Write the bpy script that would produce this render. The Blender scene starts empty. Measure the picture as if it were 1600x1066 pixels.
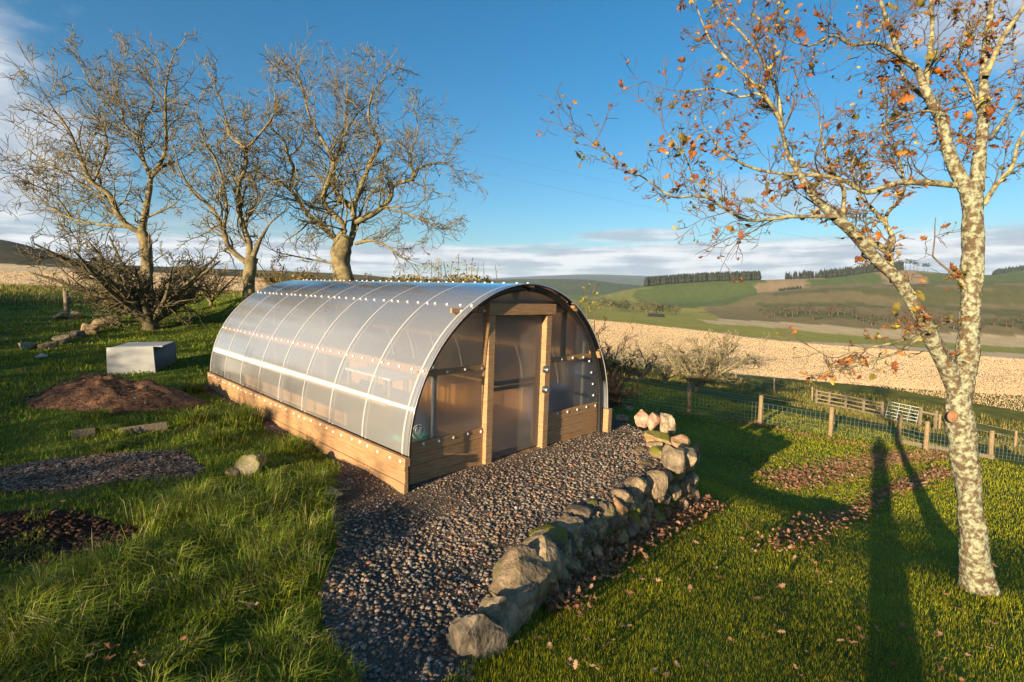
import bpy, bmesh, math, random
import numpy as np
from mathutils import Matrix, Vector
R = math.radians
random.seed(7); rng = np.random.default_rng(7)
scene = bpy.context.scene
C = scene.collection

# ------------------------------------------------------------------ camera
CAMZ, F, PITCH, ROLL = 2.337, 803.0, R(5.247), R(0.17)
cam_d = bpy.data.cameras.new('camera'); cam = bpy.data.objects.new('camera', cam_d); C.objects.link(cam)
cam_d.sensor_width = 36; cam_d.lens = F / 1600 * 36; cam_d.clip_start = 0.05; cam_d.clip_end = 40000
cam.matrix_world = Matrix.Translation((0, 0, CAMZ)) @ Matrix.Rotation(R(90) - PITCH, 4, 'X') @ Matrix.Rotation(ROLL, 4, 'Z')
scene.camera = cam

# ------------------------------------------------------------------ sky and sun
SUN_EL = R(12.6); SUN_AZ = R(35.6)            # the light travels towards azimuth 35.6 deg right of +Y
w = bpy.data.worlds.new('World'); scene.world = w; w.use_nodes = True
nt = w.node_tree; nd = nt.nodes; lk = nt.links; nd.clear()
def N(t, **k):
    n = nd.new(t)
    for a, b in k.items():
        if a.startswith('i_'): n.inputs[a[2:].replace('_', ' ')].default_value = b
        else: setattr(n, a, b)
    return n
def M(op, a, b=None, c=None):
    n = nd.new('ShaderNodeMath'); n.operation = op
    for i, v in enumerate((a, b, c)):
        if v is None: continue
        if isinstance(v, (int, float)): n.inputs[i].default_value = v
        else: lk.new(v, n.inputs[i])
    return n.outputs[0]
def MR(v, a, b, c=0., d=1., sm=True):
    n = nd.new('ShaderNodeMapRange'); n.interpolation_type = 'SMOOTHSTEP' if sm else 'LINEAR'
    lk.new(v, n.inputs[0])
    for i, x in enumerate((a, b, c, d)): n.inputs[i + 1].default_value = x
    return n.outputs[0]
def MIX(f, a, b):
    n = nd.new('ShaderNodeMix'); n.data_type = 'RGBA'
    if isinstance(f, (int, float)): n.inputs[0].default_value = f
    else: lk.new(f, n.inputs[0])
    for i, v in ((6, a), (7, b)):
        if isinstance(v, tuple): n.inputs[i].default_value = (*v, 1)
        else: lk.new(v, n.inputs[i])
    return n.outputs[2]
sky = N('ShaderNodeTexSky', sky_type='NISHITA', sun_disc=False, sun_elevation=SUN_EL,
        sun_rotation=math.pi + SUN_AZ, altitude=200, air_density=1.0, dust_density=1.4, ozone_density=3.2)
tc = N('ShaderNodeTexCoord'); sp = N('ShaderNodeSeparateXYZ'); lk.new(tc.outputs['Generated'], sp.inputs[0])
el = sp.outputs[2]
azm = M('ARCTAN2', sp.outputs[0], sp.outputs[1])          # 0 straight ahead, + to the right
def skynoise(sx, sz, scale, det, off):
    cb = N('ShaderNodeCombineXYZ'); lk.new(M('MULTIPLY', azm, sx), cb.inputs[0]); lk.new(M('MULTIPLY', el, sz), cb.inputs[1])
    cb.inputs[2].default_value = off
    n = N('ShaderNodeTexNoise'); n.inputs['Scale'].default_value = scale; n.inputs['Detail'].default_value = det
    n.inputs['Roughness'].default_value = .55
    lk.new(cb.outputs[0], n.inputs[0]); return n.outputs[0]
streak = skynoise(1.6, 17, 2.0, 6, 3.1)
streak2 = skynoise(2.2, 30, 2.6, 6, 8.4)
puff = skynoise(3.0, 7.0, 1.5, 8, 1.7)
fine = skynoise(8, 14, 2.0, 8, 5.2)
band = MR(M('ADD', el, M('MULTIPLY', M('SUBTRACT', streak, .5), .05)), .105, .085)
m_low = M('MULTIPLY', band, MR(M('ADD', streak, M('MULTIPLY', MR(el, .05, .11), -.12)), .26, .42))
def blob(a0, e0, ra, re, amt, lo=.55):
    x = M('DIVIDE', M('SUBTRACT', azm, a0), ra); y = M('DIVIDE', M('SUBTRACT', el, e0), re)
    r = M('SQRT', M('ADD', M('MULTIPLY', x, x), M('MULTIPLY', y, y)))
    return MR(M('ADD', r, M('MULTIPLY', M('SUBTRACT', puff, .5), amt)), 1.05, lo)
# clouds seen in the picture: bank over the left hill, small puffs over the valley, wisps by the oak
m_bank = M('MAXIMUM', M('MULTIPLY', blob(-.97, .20, .32, .28, 1.0, .80), .95), M('MULTIPLY', blob(-.50, .10, .2, .06, 1.8), .3))
m_puff = M('MAXIMUM', M('MULTIPLY', blob(.225, .108, .11, .014, 1.2), .8), M('MULTIPLY', blob(.50, .17, .2, .05, 1.6), .45))
m_wisp = M('MAXIMUM', M('MULTIPLY', blob(.80, .36, .16, .10, 1.8), .75), M('MULTIPLY', blob(-.62, .49, .12, .035, 1.5), .34))
# scattered clouds everywhere else round the horizon
m_gen = M('MULTIPLY', MR(puff, .60, .74), M('MULTIPLY', MR(el, .45, .15), MR(M('ABSOLUTE', azm), .95, 1.3)))
mask = M('MAXIMUM', M('MAXIMUM', m_low, m_bank), M('MAXIMUM', M('MAXIMUM', m_puff, m_wisp), m_gen))
shade = M('ADD', M('MULTIPLY', streak2, M('SUBTRACT', .65, MR(el, .08, .14, 0., .6))), M('ADD', M('MULTIPLY', fine, .35), MR(el, .08, .14, 0., .27)))
ccol = MIX(MR(shade, .42, .60), (2.7, 3.15, 3.75), (5.4, 5.55, 5.7))
hs = N('ShaderNodeHueSaturation'); hs.inputs['Saturation'].default_value = 1.3; hs.inputs['Hue'].default_value = .492; lk.new(sky.outputs[0], hs.inputs['Color'])
skyc = MIX(mask, hs.outputs[0], ccol)
bg = N('ShaderNodeBackground'); bg.inputs[1].default_value = 0.071; lk.new(skyc, bg.inputs[0])
wo = N('ShaderNodeOutputWorld'); lk.new(bg.outputs[0], wo.inputs[0])

sd = bpy.data.lights.new('sun', 'SUN'); sd.energy = 5.0; sd.angle = R(0.55); sd.color = (1.0, .79, .52)
sun = bpy.data.objects.new('sun', sd); C.objects.link(sun)
ld = Vector((math.sin(SUN_AZ) * math.cos(SUN_EL), math.cos(SUN_AZ) * math.cos(SUN_EL), -math.sin(SUN_EL)))
sun.rotation_euler = ld.to_track_quat('-Z', 'Y').to_euler(); sun.location = (-20, -28, 15)
vs = scene.view_settings; vs.view_transform = 'Standard'; vs.look = 'None'; vs.exposure = 1.32; vs.gamma = 1.0
scene.render.engine = 'CYCLES'
scene.cycles.transparent_max_bounces = 24; scene.cycles.max_bounces = 8
scene.cycles.sample_clamp_indirect = 6; scene.cycles.caustics_reflective = False; scene.cycles.caustics_refractive = False

# ------------------------------------------------------------------ helpers
def ray(px, py):
    dx, dy = px - 800, py - 533
    c, s = math.cos(ROLL), math.sin(ROLL)
    x = (dx * c + dy * s) / F; zc = -(-dx * s + dy * c) / F
    ca, sa = math.cos(PITCH), math.sin(PITCH)
    return np.array([x, ca + sa * zc, -sa + ca * zc])
def pt(px, py, t): return np.array([0, 0, CAMZ]) + ray(px, py) * t     # t: depth along the lens axis, metres

def tag(o, label=None, cat=None, group=None, kind=None):
    for k, v in (('label', label), ('category', cat), ('group', group), ('kind', kind)):
        if v: o[k] = v
    return o
def empty(name, loc=(0, 0, 0), label=None, cat=None, group=None, mat=None):
    o = bpy.data.objects.new(name, None); C.objects.link(o); o.empty_display_size = .2
    o.location = loc
    if mat is not None: o.matrix_world = mat
    return tag(o, label, cat, group)
def link(name, me, parent=None, mat=None):
    o = bpy.data.objects.new(name, me); C.objects.link(o)
    if parent: o.parent = parent
    if mat is not None and not me.materials: me.materials.append(mat)
    return o
def npmesh(name, V, T, col=None, smooth=False):
    """V (n,3), T (m,3 or m,4) arrays; col (n,3) colour attribute"""
    V = np.asarray(V, np.float32); T = np.asarray(T, np.int32)
    me = bpy.data.meshes.new(name); k = T.shape[1]
    me.vertices.add(len(V)); me.vertices.foreach_set('co', V.ravel())
    me.loops.add(T.size); me.loops.foreach_set('vertex_index', T.ravel())
    me.polygons.add(len(T)); me.polygons.foreach_set('loop_start', np.arange(0, T.size, k, dtype=np.int32))
    me.polygons.foreach_set('loop_total', np.full(len(T), k, np.int32))
    if smooth: me.polygons.foreach_set('use_smooth', np.ones(len(T), bool))
    if col is not None:
        a = me.color_attributes.new('Col', 'FLOAT_COLOR', 'POINT')
        a.data.foreach_set('color', np.concatenate([col, np.ones((len(col), 1))], 1).astype(np.float32).ravel())
    me.update(calc_edges=True); return me

def mat(name, c1, c2=None, scale=4., rough=.8, bump=0., bscale=None, attr=False, stretch=None, detail=6, spec=.3, amp=1., metal=0., lo=.35, hi=.65):
    m = bpy.data.materials.new(name); m.use_nodes = True; t = m.node_tree; n = t.nodes; l = t.links
    b = n['Principled BSDF']; b.inputs['Roughness'].default_value = rough; b.inputs['Specular IOR Level'].default_value = spec
    b.inputs['Metallic'].default_value = metal
    co = n.new('ShaderNodeTexCoord'); vec = co.outputs['Object']
    if stretch:
        mp = n.new('ShaderNodeMapping'); mp.inputs['Scale'].default_value = stretch; l.new(vec, mp.inputs[0]); vec = mp.outputs[0]
    nz = n.new('ShaderNodeTexNoise'); nz.inputs['Scale'].default_value = scale; nz.inputs['Detail'].default_value = detail; nz.inputs['Roughness'].default_value = .62
    l.new(vec, nz.inputs[0])
    rp = n.new('ShaderNodeMapRange'); rp.inputs[1].default_value = lo; rp.inputs[2].default_value = hi; l.new(nz.outputs[0], rp.inputs[0])
    mx = n.new('ShaderNodeMix'); mx.data_type = 'RGBA'; l.new(rp.outputs[0], mx.inputs[0])
    if attr:
        at = n.new('ShaderNodeVertexColor'); at.layer_name = 'Col'
        m1 = n.new('ShaderNodeMix'); m1.data_type = 'RGBA'; m1.blend_type = 'MULTIPLY'; m1.inputs[0].default_value = 1
        mx.inputs[6].default_value = (1 - .35 * amp, 1 - .35 * amp, 1 - .38 * amp, 1); mx.inputs[7].default_value = (1 + .3 * amp, 1 + .3 * amp, 1 + .26 * amp, 1)
        mx.clamp_result = False
        l.new(at.outputs[0], m1.inputs[6]); l.new(mx.outputs[2], m1.inputs[7]); l.new(m1.outputs[2], b.inputs['Base Color'])
    else:
        mx.inputs[6].default_value = (*c1, 1); mx.inputs[7].default_value = (*(c2 or c1), 1); l.new(mx.outputs[2], b.inputs['Base Color'])
    if bump:
        n2 = n.new('ShaderNodeTexNoise'); n2.inputs['Scale'].default_value = bscale or scale * 3; n2.inputs['Detail'].default_value = 8; l.new(vec, n2.inputs[0])
        bp = n.new('ShaderNodeBump'); bp.inputs['Strength'].default_value = bump; bp.inputs['Distance'].default_value = .02
        l.new(n2.outputs[0], bp.inputs['Height']); l.new(bp.outputs[0], b.inputs['Normal'])
    return m

def tubearr(pts, rad, sides):
    P = np.asarray(pts, float); n = len(P)
    T = np.gradient(P, axis=0); T /= np.linalg.norm(T, axis=1)[:, None] + 1e-9
    ref = np.array([0., 0, 1]) if abs(T[0][2]) < .9 else np.array([1., 0, 0])
    A = np.cross(T, ref); A /= np.linalg.norm(A, axis=1)[:, None] + 1e-9; B = np.cross(T, A)
    th = np.arange(sides) * 2 * np.pi / sides
    V = P[:, None] + np.asarray(rad, float)[:, None, None] * (A[:, None] * np.cos(th)[None, :, None] + B[:, None] * np.sin(th)[None, :, None])
    i = np.arange(n - 1)[:, None] * sides; j = np.arange(sides)[None]; k = (j + 1) % sides
    Q = np.stack([i + j, i + k, i + sides + k, i + sides + j], -1).reshape(-1, 4)
    return V.reshape(-1, 3), Q
class Geo:
    def __init__(s): s.V = []; s.Q = []; s.n = 0; s.c = []
    def add(s, V, Q, col=None):
        s.V.append(V); s.Q.append(np.asarray(Q) + s.n); s.n += len(V)
        if col is not None: s.c.append(np.tile(np.asarray(col, float), (len(V), 1)) if np.ndim(col) == 1 else col)
    def tube(s, p, r, sides=4, col=None): s.add(*tubearr(p, r, sides), col)
    def box(s, lo, hi, col=None):
        x0, y0, z0 = lo; x1, y1, z1 = hi
        V = np.array([(x, y, z) for z in (z0, z1) for y in (y0, y1) for x in (x0, x1)], float)
        s.add(V, [(0, 2, 3, 1), (4, 5, 7, 6), (0, 1, 5, 4), (1, 3, 7, 5), (3, 2, 6, 7), (2, 0, 4, 6)], col)
    def make(s, name, m=None, parent=None, smooth=False):
        me = npmesh(name, np.concatenate(s.V), np.concatenate(s.Q), np.concatenate(s.c) if s.c else None, smooth)
        return link(name, me, parent, m)
def boxobj(name, lo, hi, m, parent=None, bev=.004):
    """one board: a box with worn (bevelled) edges, origin at its centre"""
    bm = bmesh.new(); bmesh.ops.create_cube(bm, size=1)
    lo, hi = np.array(lo, float), np.array(hi, float)
    for v in bm.verts: v.co = Vector(np.array(v.co) * (hi - lo))
    if bev: bmesh.ops.bevel(bm, geom=bm.edges[:], offset=bev, segments=1, affect='EDGES')
    me = bpy.data.meshes.new(name); bm.to_mesh(me); bm.free()
    o = link(name, me, parent, m); o.location = (lo + hi) / 2; return o
def vnoise(x, y, s, seed=0):
    """cheap smooth value noise"""
    x = np.asarray(x, float) / s; y = np.asarray(y, float) / s
    xi, yi = np.floor(x), np.floor(y); fx, fy = x - xi, y - yi
    fx = fx * fx * (3 - 2 * fx); fy = fy * fy * (3 - 2 * fy)
    h = lambda a, b: np.modf(np.abs(np.sin(a * 127.1 + b * 311.7 + seed * 74.7) * 43758.5453))[0]
    return (h(xi, yi) * (1 - fx) + h(xi + 1, yi) * fx) * (1 - fy) + (h(xi, yi + 1) * (1 - fx) + h(xi + 1, yi + 1) * fx) * fy
def inpoly(x, y, poly):
    x = np.asarray(x); y = np.asarray(y); c = np.zeros(x.shape, bool); n = len(poly)
    for i in range(n):
        (x0, y0), (x1, y1) = poly[i][:2], poly[(i + 1) % n][:2]
        k = ((y0 > y) != (y1 > y)) & (x < (x1 - x0) * (y - y0) / (y1 - y0 + 1e-12) + x0); c ^= k
    return c
def polydist(x, y, line):
    """signed distance to an open polyline; positive on its right-hand side"""
    best = np.full(np.shape(x), 1e9); sg = np.zeros(np.shape(x))
    for (a, b) in zip(line[:-1], line[1:]):
        a = np.array(a[:2]); b = np.array(b[:2]); d = b - a; L = d @ d
        t = np.clip(((x - a[0]) * d[0] + (y - a[1]) * d[1]) / L, 0, 1)
        ex, ey = x - a[0] - t * d[0], y - a[1] - t * d[1]
        q = np.hypot(ex, ey); s = np.sign((x - a[0]) * d[1] - (y - a[1]) * d[0])
        k = q < best; best = np.where(k, q, best); sg = np.where(k, s, sg)
    return best * sg

# ------------------------------------------------------------------ the lie of the land
GX, GY, GT = -1.319, 5.863, R(45.463); SU, SV = .02327, -.0194
gu = np.array([-math.sin(GT), math.cos(GT)]); gv = np.array([math.cos(GT), math.sin(GT)])
GZ = .075
def uv(x, y):
    dx, dy = x - GX, y - GY
    return dx * gu[0] + dy * gu[1], dx * gv[0] + dy * gv[1]
def terr(x, y):
    u, v = uv(x, y); return GZ + SU * u + SV * v
def gxy(u, v): return np.array([GX, GY]) + gu * u + gv * v
class RBF:
    def __init__(s, P):
        P = np.array(P, float); s.P = P[:, :2]; n = len(P)
        D = np.hypot(*(s.P[:, None] - s.P[None]).transpose(2, 0, 1)); A = np.zeros((n + 3, n + 3))
        A[:n, :n] = D + np.eye(n) * .02; A[:n, n] = 1; A[:n, n + 1:] = s.P; A[n, :n] = 1; A[n + 1:, :n] = s.P.T
        s.w = np.linalg.solve(A, np.concatenate([P[:, 2], [0, 0, 0]]))
    def __call__(s, x, y):
        x = np.asarray(x, float); y = np.asarray(y, float); o = s.w[-3] + s.w[-2] * x + s.w[-1] * y
        for (a, b), k in zip(s.P, s.w): o = o + k * np.sqrt((x - a) ** 2 + (y - b) ** 2 + .3)
        return o
left_pts = [tuple(pt(*p)) for p in [(0, 700, 6.8), (0, 850, 4.4), (180, 582, 11.6), (280, 578, 11.9), (235, 514, 17), (105, 492, 23), (0, 500, 20),
            (77, 452, 45), (0, 450, 44), (-300, 640, 8), (-300, 480, 24), (330, 480, 24), (400, 455, 24), (540, 452, 26), (60, 610, 9.6)]]
for u, v in [(-3.5, -.4), (-3.5, 1.5), (-2, -1), (-2, 1.5), (-1.5, 3.2), (-.3, 4.6), (0, -.2), (0, 2), (2, -.3), (2, 4.3), (4, -.3), (4, 4.4), (6, -.4), (7.5, -.2), (7.5, 4.3), (7.5, 2)]:
    x, y = gxy(u, v); left_pts.append((x, y, terr(x, y) + (.10 if (u > 2 and v < 0) else 0)))
left_pts += [(-2.9, 2.7, .20), (-1.6, 1.9, .22), (0, 0, .42), (-4, 0, .5), (-12, 0, .9), (0, -6, .8), (-14, -14, 1.), (-25, 5, 1.5), (-1.0, 3.2, .06), (-2.6, 5.2, .17)]
ZL = RBF(left_pts)
right_pts = [tuple(pt(*p)) for p in [(966, 630, 19), (1076, 647, 18.5), (1187, 663, 19.3), (1297, 681, 18.9), (1404, 691, 19.2), (1444, 704, 18.6),
             (1548, 717, 19.2), (1400, 637, 30), (1588, 675, 31), (1085, 612, 26), (950, 596, 23), (1075, 755, 8.94), (1528, 925, 5.4), (1700, 760, 17),
             (1250, 800, 9.6), (1300, 612, 38), (1200, 597, 40), (1000, 590, 30), (900, 560, 40), (1600, 640, 38)]]
right_pts += [(-.29, 3.1, -.05), (1.2, 3.6, -.18), (0.2, 1.4, .2), (0, 0, .42), (3, 1, .0), (6, 1, -.35), (10, 4, -1.), (0, -6, .8), (8, -6, .4), (2.3, 4.8, -.52), (3.2, 6.4, -.84), (22, 2, -2.6), (.29, 4.26, -.28), (.69, 4.97, -.43), (1.13, 5.42, -.47), (1.88, 6.59, -.71), (2.76, 7.68, -.93)]
ZR = RBF(right_pts)
# edge of the raised terrace: foot of the stone wall, then round the back of the greenhouse
WALLPX = [(742, 1035), (800, 985), (850, 932), (905, 890), (960, 855), (1020, 818), (1078, 790)]
def onZ(px, py, fn, t0=1.2, t1=300):
    d = ray(px, py); t = t0; last = t0
    while t < t1:
        p = d * t
        if CAMZ + p[2] < fn(p[0], p[1]): break
        last = t; t *= 1.01
    a, b = last, t
    for _ in range(25):
        m_ = (a + b) / 2; p = d * m_
        if CAMZ + p[2] < fn(p[0], p[1]): b = m_
        else: a = m_
    p = d * b; return np.array([p[0], p[1], CAMZ + p[2]])
wallfoot = [onZ(px, py, ZR) for px, py in WALLPX]
EDGE = [(-1.6, .5), (-.75, 2.2)] + [tuple(p[:2]) for p in wallfoot]
EDGE += [tuple(gxy(.45, 5.25)), tuple(gxy(2.0, 5.1)), tuple(gxy(7.6, 5.0)), tuple(gxy(9.5, 4.6)), tuple(gxy(14, 6)), tuple(gxy(26, 16))]
UPPER = EDGE + [(-60, 60), (-60, -40), (-3, -40)]          # everything on the upper side of that edge
# far country: picture height of the land at a list of distances, read off the photograph column by column
COLS = np.array([-400, 0, 150, 300, 450, 600, 750, 900, 1000, 1100, 1200, 1300, 1400, 1500, 1600, 2000], float)
FAR = [
 (45,    [446, 450, 453, 456, 462, 474, 505, 552, 570, 582, 590, 598, 605, 612, 618, 630]),
 (110,   [420, 427, 431, 436, 443, 455, 480, 520, 532, 545, 555, 562, 567, 573, 578, 590]),
 (160,   [412, 419, 425, 431, 438, 449, 470, 508, 519, 530, 541, 548, 553, 559, 564, 575]),
 (250,   [392, 402, 417, 426, 433, 443, 460, 496, 507, 517, 529, 536, 541, 547, 552, 562]),
 (350,   [375, 384, 411, 422, 429, 438, 455, 487, 497, 504, 513, 522, 530, 537, 543, 552]),
 (450,   [366, 377, 410, 419, 426, 434, 452, 480, 490, 496, 502, 508, 516, 524, 528, 535]),
 (700,   [364, 375, 411, 420, 424, 434, 455, 470, 483, 488, 481, 479, 481, 484, 484, 488]),
 (1000,  [372, 384, 418, 424, 428, 437, 458, 466, 474, 473, 458, 448, 444, 442, 441, 445]),
 (1300,  [385, 400, 425, 428, 430, 440, 460, 469, 449, 440, 437, 433, 421, 428, 430, 432]),
 (1700,  [400, 415, 432, 432, 434, 442, 462, 472, 462, 455, 452, 446, 436, 440, 424, 424]),
 (3000,  [425, 432, 436, 436, 434, 436, 438, 437, 447, 450, 450, 448, 444, 446, 436, 436]),
 (4200,  [440, 442, 446, 446, 444, 446, 450, 450, 455, 456, 456, 456, 456, 456, 456, 456]),
 (9000,  [434, 436, 438, 436, 435, 436, 437, 431, 433, 436, 437, 436, 436, 437, 436, 436]),
 (14000, [452] * 16)]
FD = np.log(np.array([a for a, _ in FAR]))
FZ = []
for D, row in FAR:
    r_ = [ray(c, y) for c, y in zip(COLS, row)]
    FZ.append([CAMZ + q[2] * D / q[1] for q in r_])        # D is the depth straight ahead (y)
FZ = np.array(FZ)
AZC = np.arctan2([ray(c, 459)[0] for c in COLS], [ray(c, 459)[1] for c in COLS])
def far(x, y):
    az = np.arctan2(x, y); rad = np.hypot(x, y); dep = rad * np.maximum(np.cos(np.clip(az, -1, 1)), .5)
    a = np.clip(np.interp(az, AZC, np.arange(len(AZC))), 0, len(AZC) - 1.0001); i = a.astype(int); f = a - i
    l = np.clip(np.interp(np.log(np.maximum(dep, 1)), FD, np.arange(len(FD))), 0, len(FD) - 1.0001); j = l.astype(int); g = l - j
    g = np.where(j >= 6, g * g * (3 - 2 * g), g)
    def row(jj):
        p0, p1, p2, p3 = FZ[jj, np.maximum(i - 1, 0)], FZ[jj, i], FZ[jj, i + 1], FZ[jj, np.minimum(i + 2, len(AZC) - 1)]
        return p1 + .5 * f * (p2 - p0 + f * (2 * p0 - 5 * p1 + 4 * p2 - p3 + f * (3 * (p1 - p2) + p3 - p0)))
    z = row(j) * (1 - g) + row(j + 1) * g
    return z + np.clip((rad - 300) / 1500, 0, 1) * 6 * (vnoise(x, y, 160, 3) - .5) + np.clip((rad - 5000) / 3000, 0, 1) * 160 * (vnoise(x, y, 1500, 5) - .5)
def ground(x, y):
    x = np.asarray(x, float); y = np.asarray(y, float); rad = np.hypot(x, y)
    s = np.abs(polydist(x, y, EDGE)) * np.where(inpoly(x, y, UPPER), -1, 1); k = np.clip((s + .10) / .2, 0, 1); k = k * k * (3 - 2 * k)
    u, v = uv(x, y)
    zl = ZL(x, y)
    inside = np.clip(np.minimum(np.minimum(u + 3.5, 7.8 - u), np.minimum(v + .15, 5.6 - v)) / .5, 0, 1)
    zl = zl * (1 - inside) + terr(x, y) * inside
    zl = zl + (1 - inside) * np.clip(rad / 3, 0, 1) * np.where(rad < 30, .10 * (vnoise(x, y, .9, 1) - .5) + .05 * (vnoise(x, y, .35, 2) - .5), 0)
    zr = ZR(x, y) + .05 * (vnoise(x, y, 1.6, 4) - .5)
    zn = zl * (1 - k) + zr * k
    b = np.clip((rad - 26) / 22, 0, 1); b = b * b * (3 - 2 * b)
    return zn * (1 - b) + far(x, y) * b
HX0, HY0, HS = -36.0, -30.0, .08                          # table of ground heights near the garden, for quick look-ups
_hx = np.arange(HX0, 36, HS); _hy = np.arange(HY0, 52, HS)
HT = ground(*np.meshgrid(_hx, _hy)).astype(np.float64)
def gnear(x, y):
    a = np.clip((np.asarray(x, float) - HX0) / HS, 0, len(_hx) - 1.001); b = np.clip((np.asarray(y, float) - HY0) / HS, 0, len(_hy) - 1.001)
    i = a.astype(int); j = b.astype(int); f = a - i; g = b - j
    return (HT[j, i] * (1 - f) + HT[j, i + 1] * f) * (1 - g) + (HT[j + 1, i] * (1 - f) + HT[j + 1, i + 1] * f) * g
def gz(x, y):
    if -35 < x < 35 and -29 < y < 51: return float(gnear(x, y))
    return float(ground(x, y))
_T = 1.2 * 1.006 ** np.arange(640)
def G(px, py):
    d = ray(px, py); P = d[None] * _T[:, None]; e = CAMZ + P[:, 2] - gnear(P[:, 0], P[:, 1]); i = int(np.argmax(e < 0)); i = max(i, 1)
    f = e[i - 1] / (e[i - 1] - e[i] + 1e-12); p = P[i - 1] + (P[i] - P[i - 1]) * f
    return np.array([p[0], p[1], float(gnear(p[0], p[1]))])

GRAVEL = [tuple(gxy(7.6, -.25)), tuple(gxy(5, -.18)), tuple(gxy(3.2, -.30))] + [tuple(onZ(a, b, terr)[:2]) for a, b in
          [(500, 690), (532, 735), (515, 790), (528, 860), (500, 930), (505, 1000), (560, 1066), (590, 1200), (735, 1200)]] + [tuple(p[:2]) for p in wallfoot[:]] + \
         [tuple(gxy(.45, 5.1)), tuple(gxy(3, 4.75)), tuple(gxy(7.6, 4.6))]
CHIPS = [tuple(G(a, b)[:2]) for a, b in [(-40, 745), (60, 722), (200, 708), (290, 706), (322, 735), (300, 748), (200, 752), (90, 768), (-40, 775)]]
BARE = [tuple(G(a, b)[:2]) for a, b in [(-20, 800), (120, 800), (230, 825), (220, 850), (120, 872), (-20, 880)]]
MOUND_C = G(178, 628)

def landcol(x, y):
    az = np.arctan2(x, y); col = np.interp(az, AZC, COLS); rad = np.hypot(x, y); dep = rad * np.maximum(np.cos(np.clip(az, -1, 1)), .5)
    col = col + 26 * (vnoise(x, y, 45, 21) - .5) + (dep % 400 - 200) * .06 * (dep > 300)
    n1 = vnoise(x, y, 7, 11); n2 = vnoise(x, y, 60, 12); n3 = vnoise(x, y, 1.1, 13)
    d = dep * (1 + .10 * (n2 - .5)); c = np.zeros(x.shape + (3,))
    grass = np.array([.085, .115, .014]); soil = np.array([.035, .024, .015])
    c[:] = grass; c *= (.75 + .5 * n3)[..., None]
    def put(m, rgb, a=1.): c[m] = c[m] * (1 - a) + np.array(rgb) * a
    rough = (d > 30) & (d <= 48); put(rough, (.15, .13, .035), .55)
    straw, meadow, moor, green, olive = (.60, .44, .26), (.30, .28, .055), (.20, .155, .065), (.105, .135, .032), (.14, .125, .035)
    right = col > 830
    put(right & (d > 47) & (d <= 250), straw)
    put(right & (d > 250), meadow)
    put(right & (d > 350) & (d <= 450) & (col > 1110), straw, .8)
    put(right & (d > 450) & (col > 1090 + (1000 - d) * .05), moor)
    put(right & (d > 520) & (col > 1200) & (n2 > .5), (.12, .115, .035))
    gh = right & (dep > 820) & (col <= 1130 + np.clip((dep - 820) * .25, 0, 200)); put(gh, green)
    put(right & (dep > 820) & (dep < 1250) & (col < 1000) , (.20, .20, .05))
    put(right & (dep > 1060) & (col > 1130), green)
    put(right & (dep > 1010) & (dep < 1250) & (col > 1380) & (col < 1450), (.33, .22, .12))
    put(right & (dep > 1050) & (dep < 1300) & (col > 1190) & (col < 1270), (.33, .23, .12))
    l_ = col <= 830
    put(l_ & (d > 47) & (d <= 175), straw, .95)
    put(l_ & (d > 175), (.075, .062, .028))  # left moor: cloud shade put into a darker land colour
    put(l_ & (d > 34) & (d < 240) & (col > 400), (.20, .085, .035), .75)
    put(l_ & (d > 240) & (col > 400), (.15, .12, .045))
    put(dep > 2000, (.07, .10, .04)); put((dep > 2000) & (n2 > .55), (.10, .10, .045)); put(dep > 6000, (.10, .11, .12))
    nr = rad < 30
    put(nr & inpoly(x, y, GRAVEL), (.11, .082, .062)); put(nr & inpoly(x, y, BARE) & (n3 > .35), (.05, .022, .014)); put(nr & inpoly(x, y, CHIPS), (.12, .085, .06))
    u, v = uv(x, y); put((u > 0) & (u < 7.25) & (v > .05) & (v < 3.95), (.42, .26, .14))
    shade_ = (.86 + .28 * n1)
    return c * shade_[..., None]

fine_az = np.arange(-50, 50.01, .22); az_all = np.radians(np.concatenate([np.arange(-180, -50, 3.0), fine_az, np.arange(52, 180, 3.0)]))
rings = np.concatenate([[.02, .25, .6], np.exp(np.arange(math.log(1.0), math.log(14000), .0305))])
AA, RR = np.meshgrid(az_all, rings); gx_ = RR * np.sin(AA); gy_ = RR * np.cos(AA)
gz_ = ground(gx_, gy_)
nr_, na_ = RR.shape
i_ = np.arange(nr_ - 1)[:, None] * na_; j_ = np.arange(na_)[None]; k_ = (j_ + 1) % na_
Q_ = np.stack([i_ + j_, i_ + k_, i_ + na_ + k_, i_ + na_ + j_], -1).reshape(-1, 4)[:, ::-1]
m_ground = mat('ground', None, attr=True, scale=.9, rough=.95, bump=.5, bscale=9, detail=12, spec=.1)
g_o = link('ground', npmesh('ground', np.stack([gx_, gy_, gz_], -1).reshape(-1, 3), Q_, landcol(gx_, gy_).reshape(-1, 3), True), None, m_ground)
tag(g_o, 'grassy ground falling from the garden into the valley fields and hills', 'ground', kind='structure')

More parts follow.
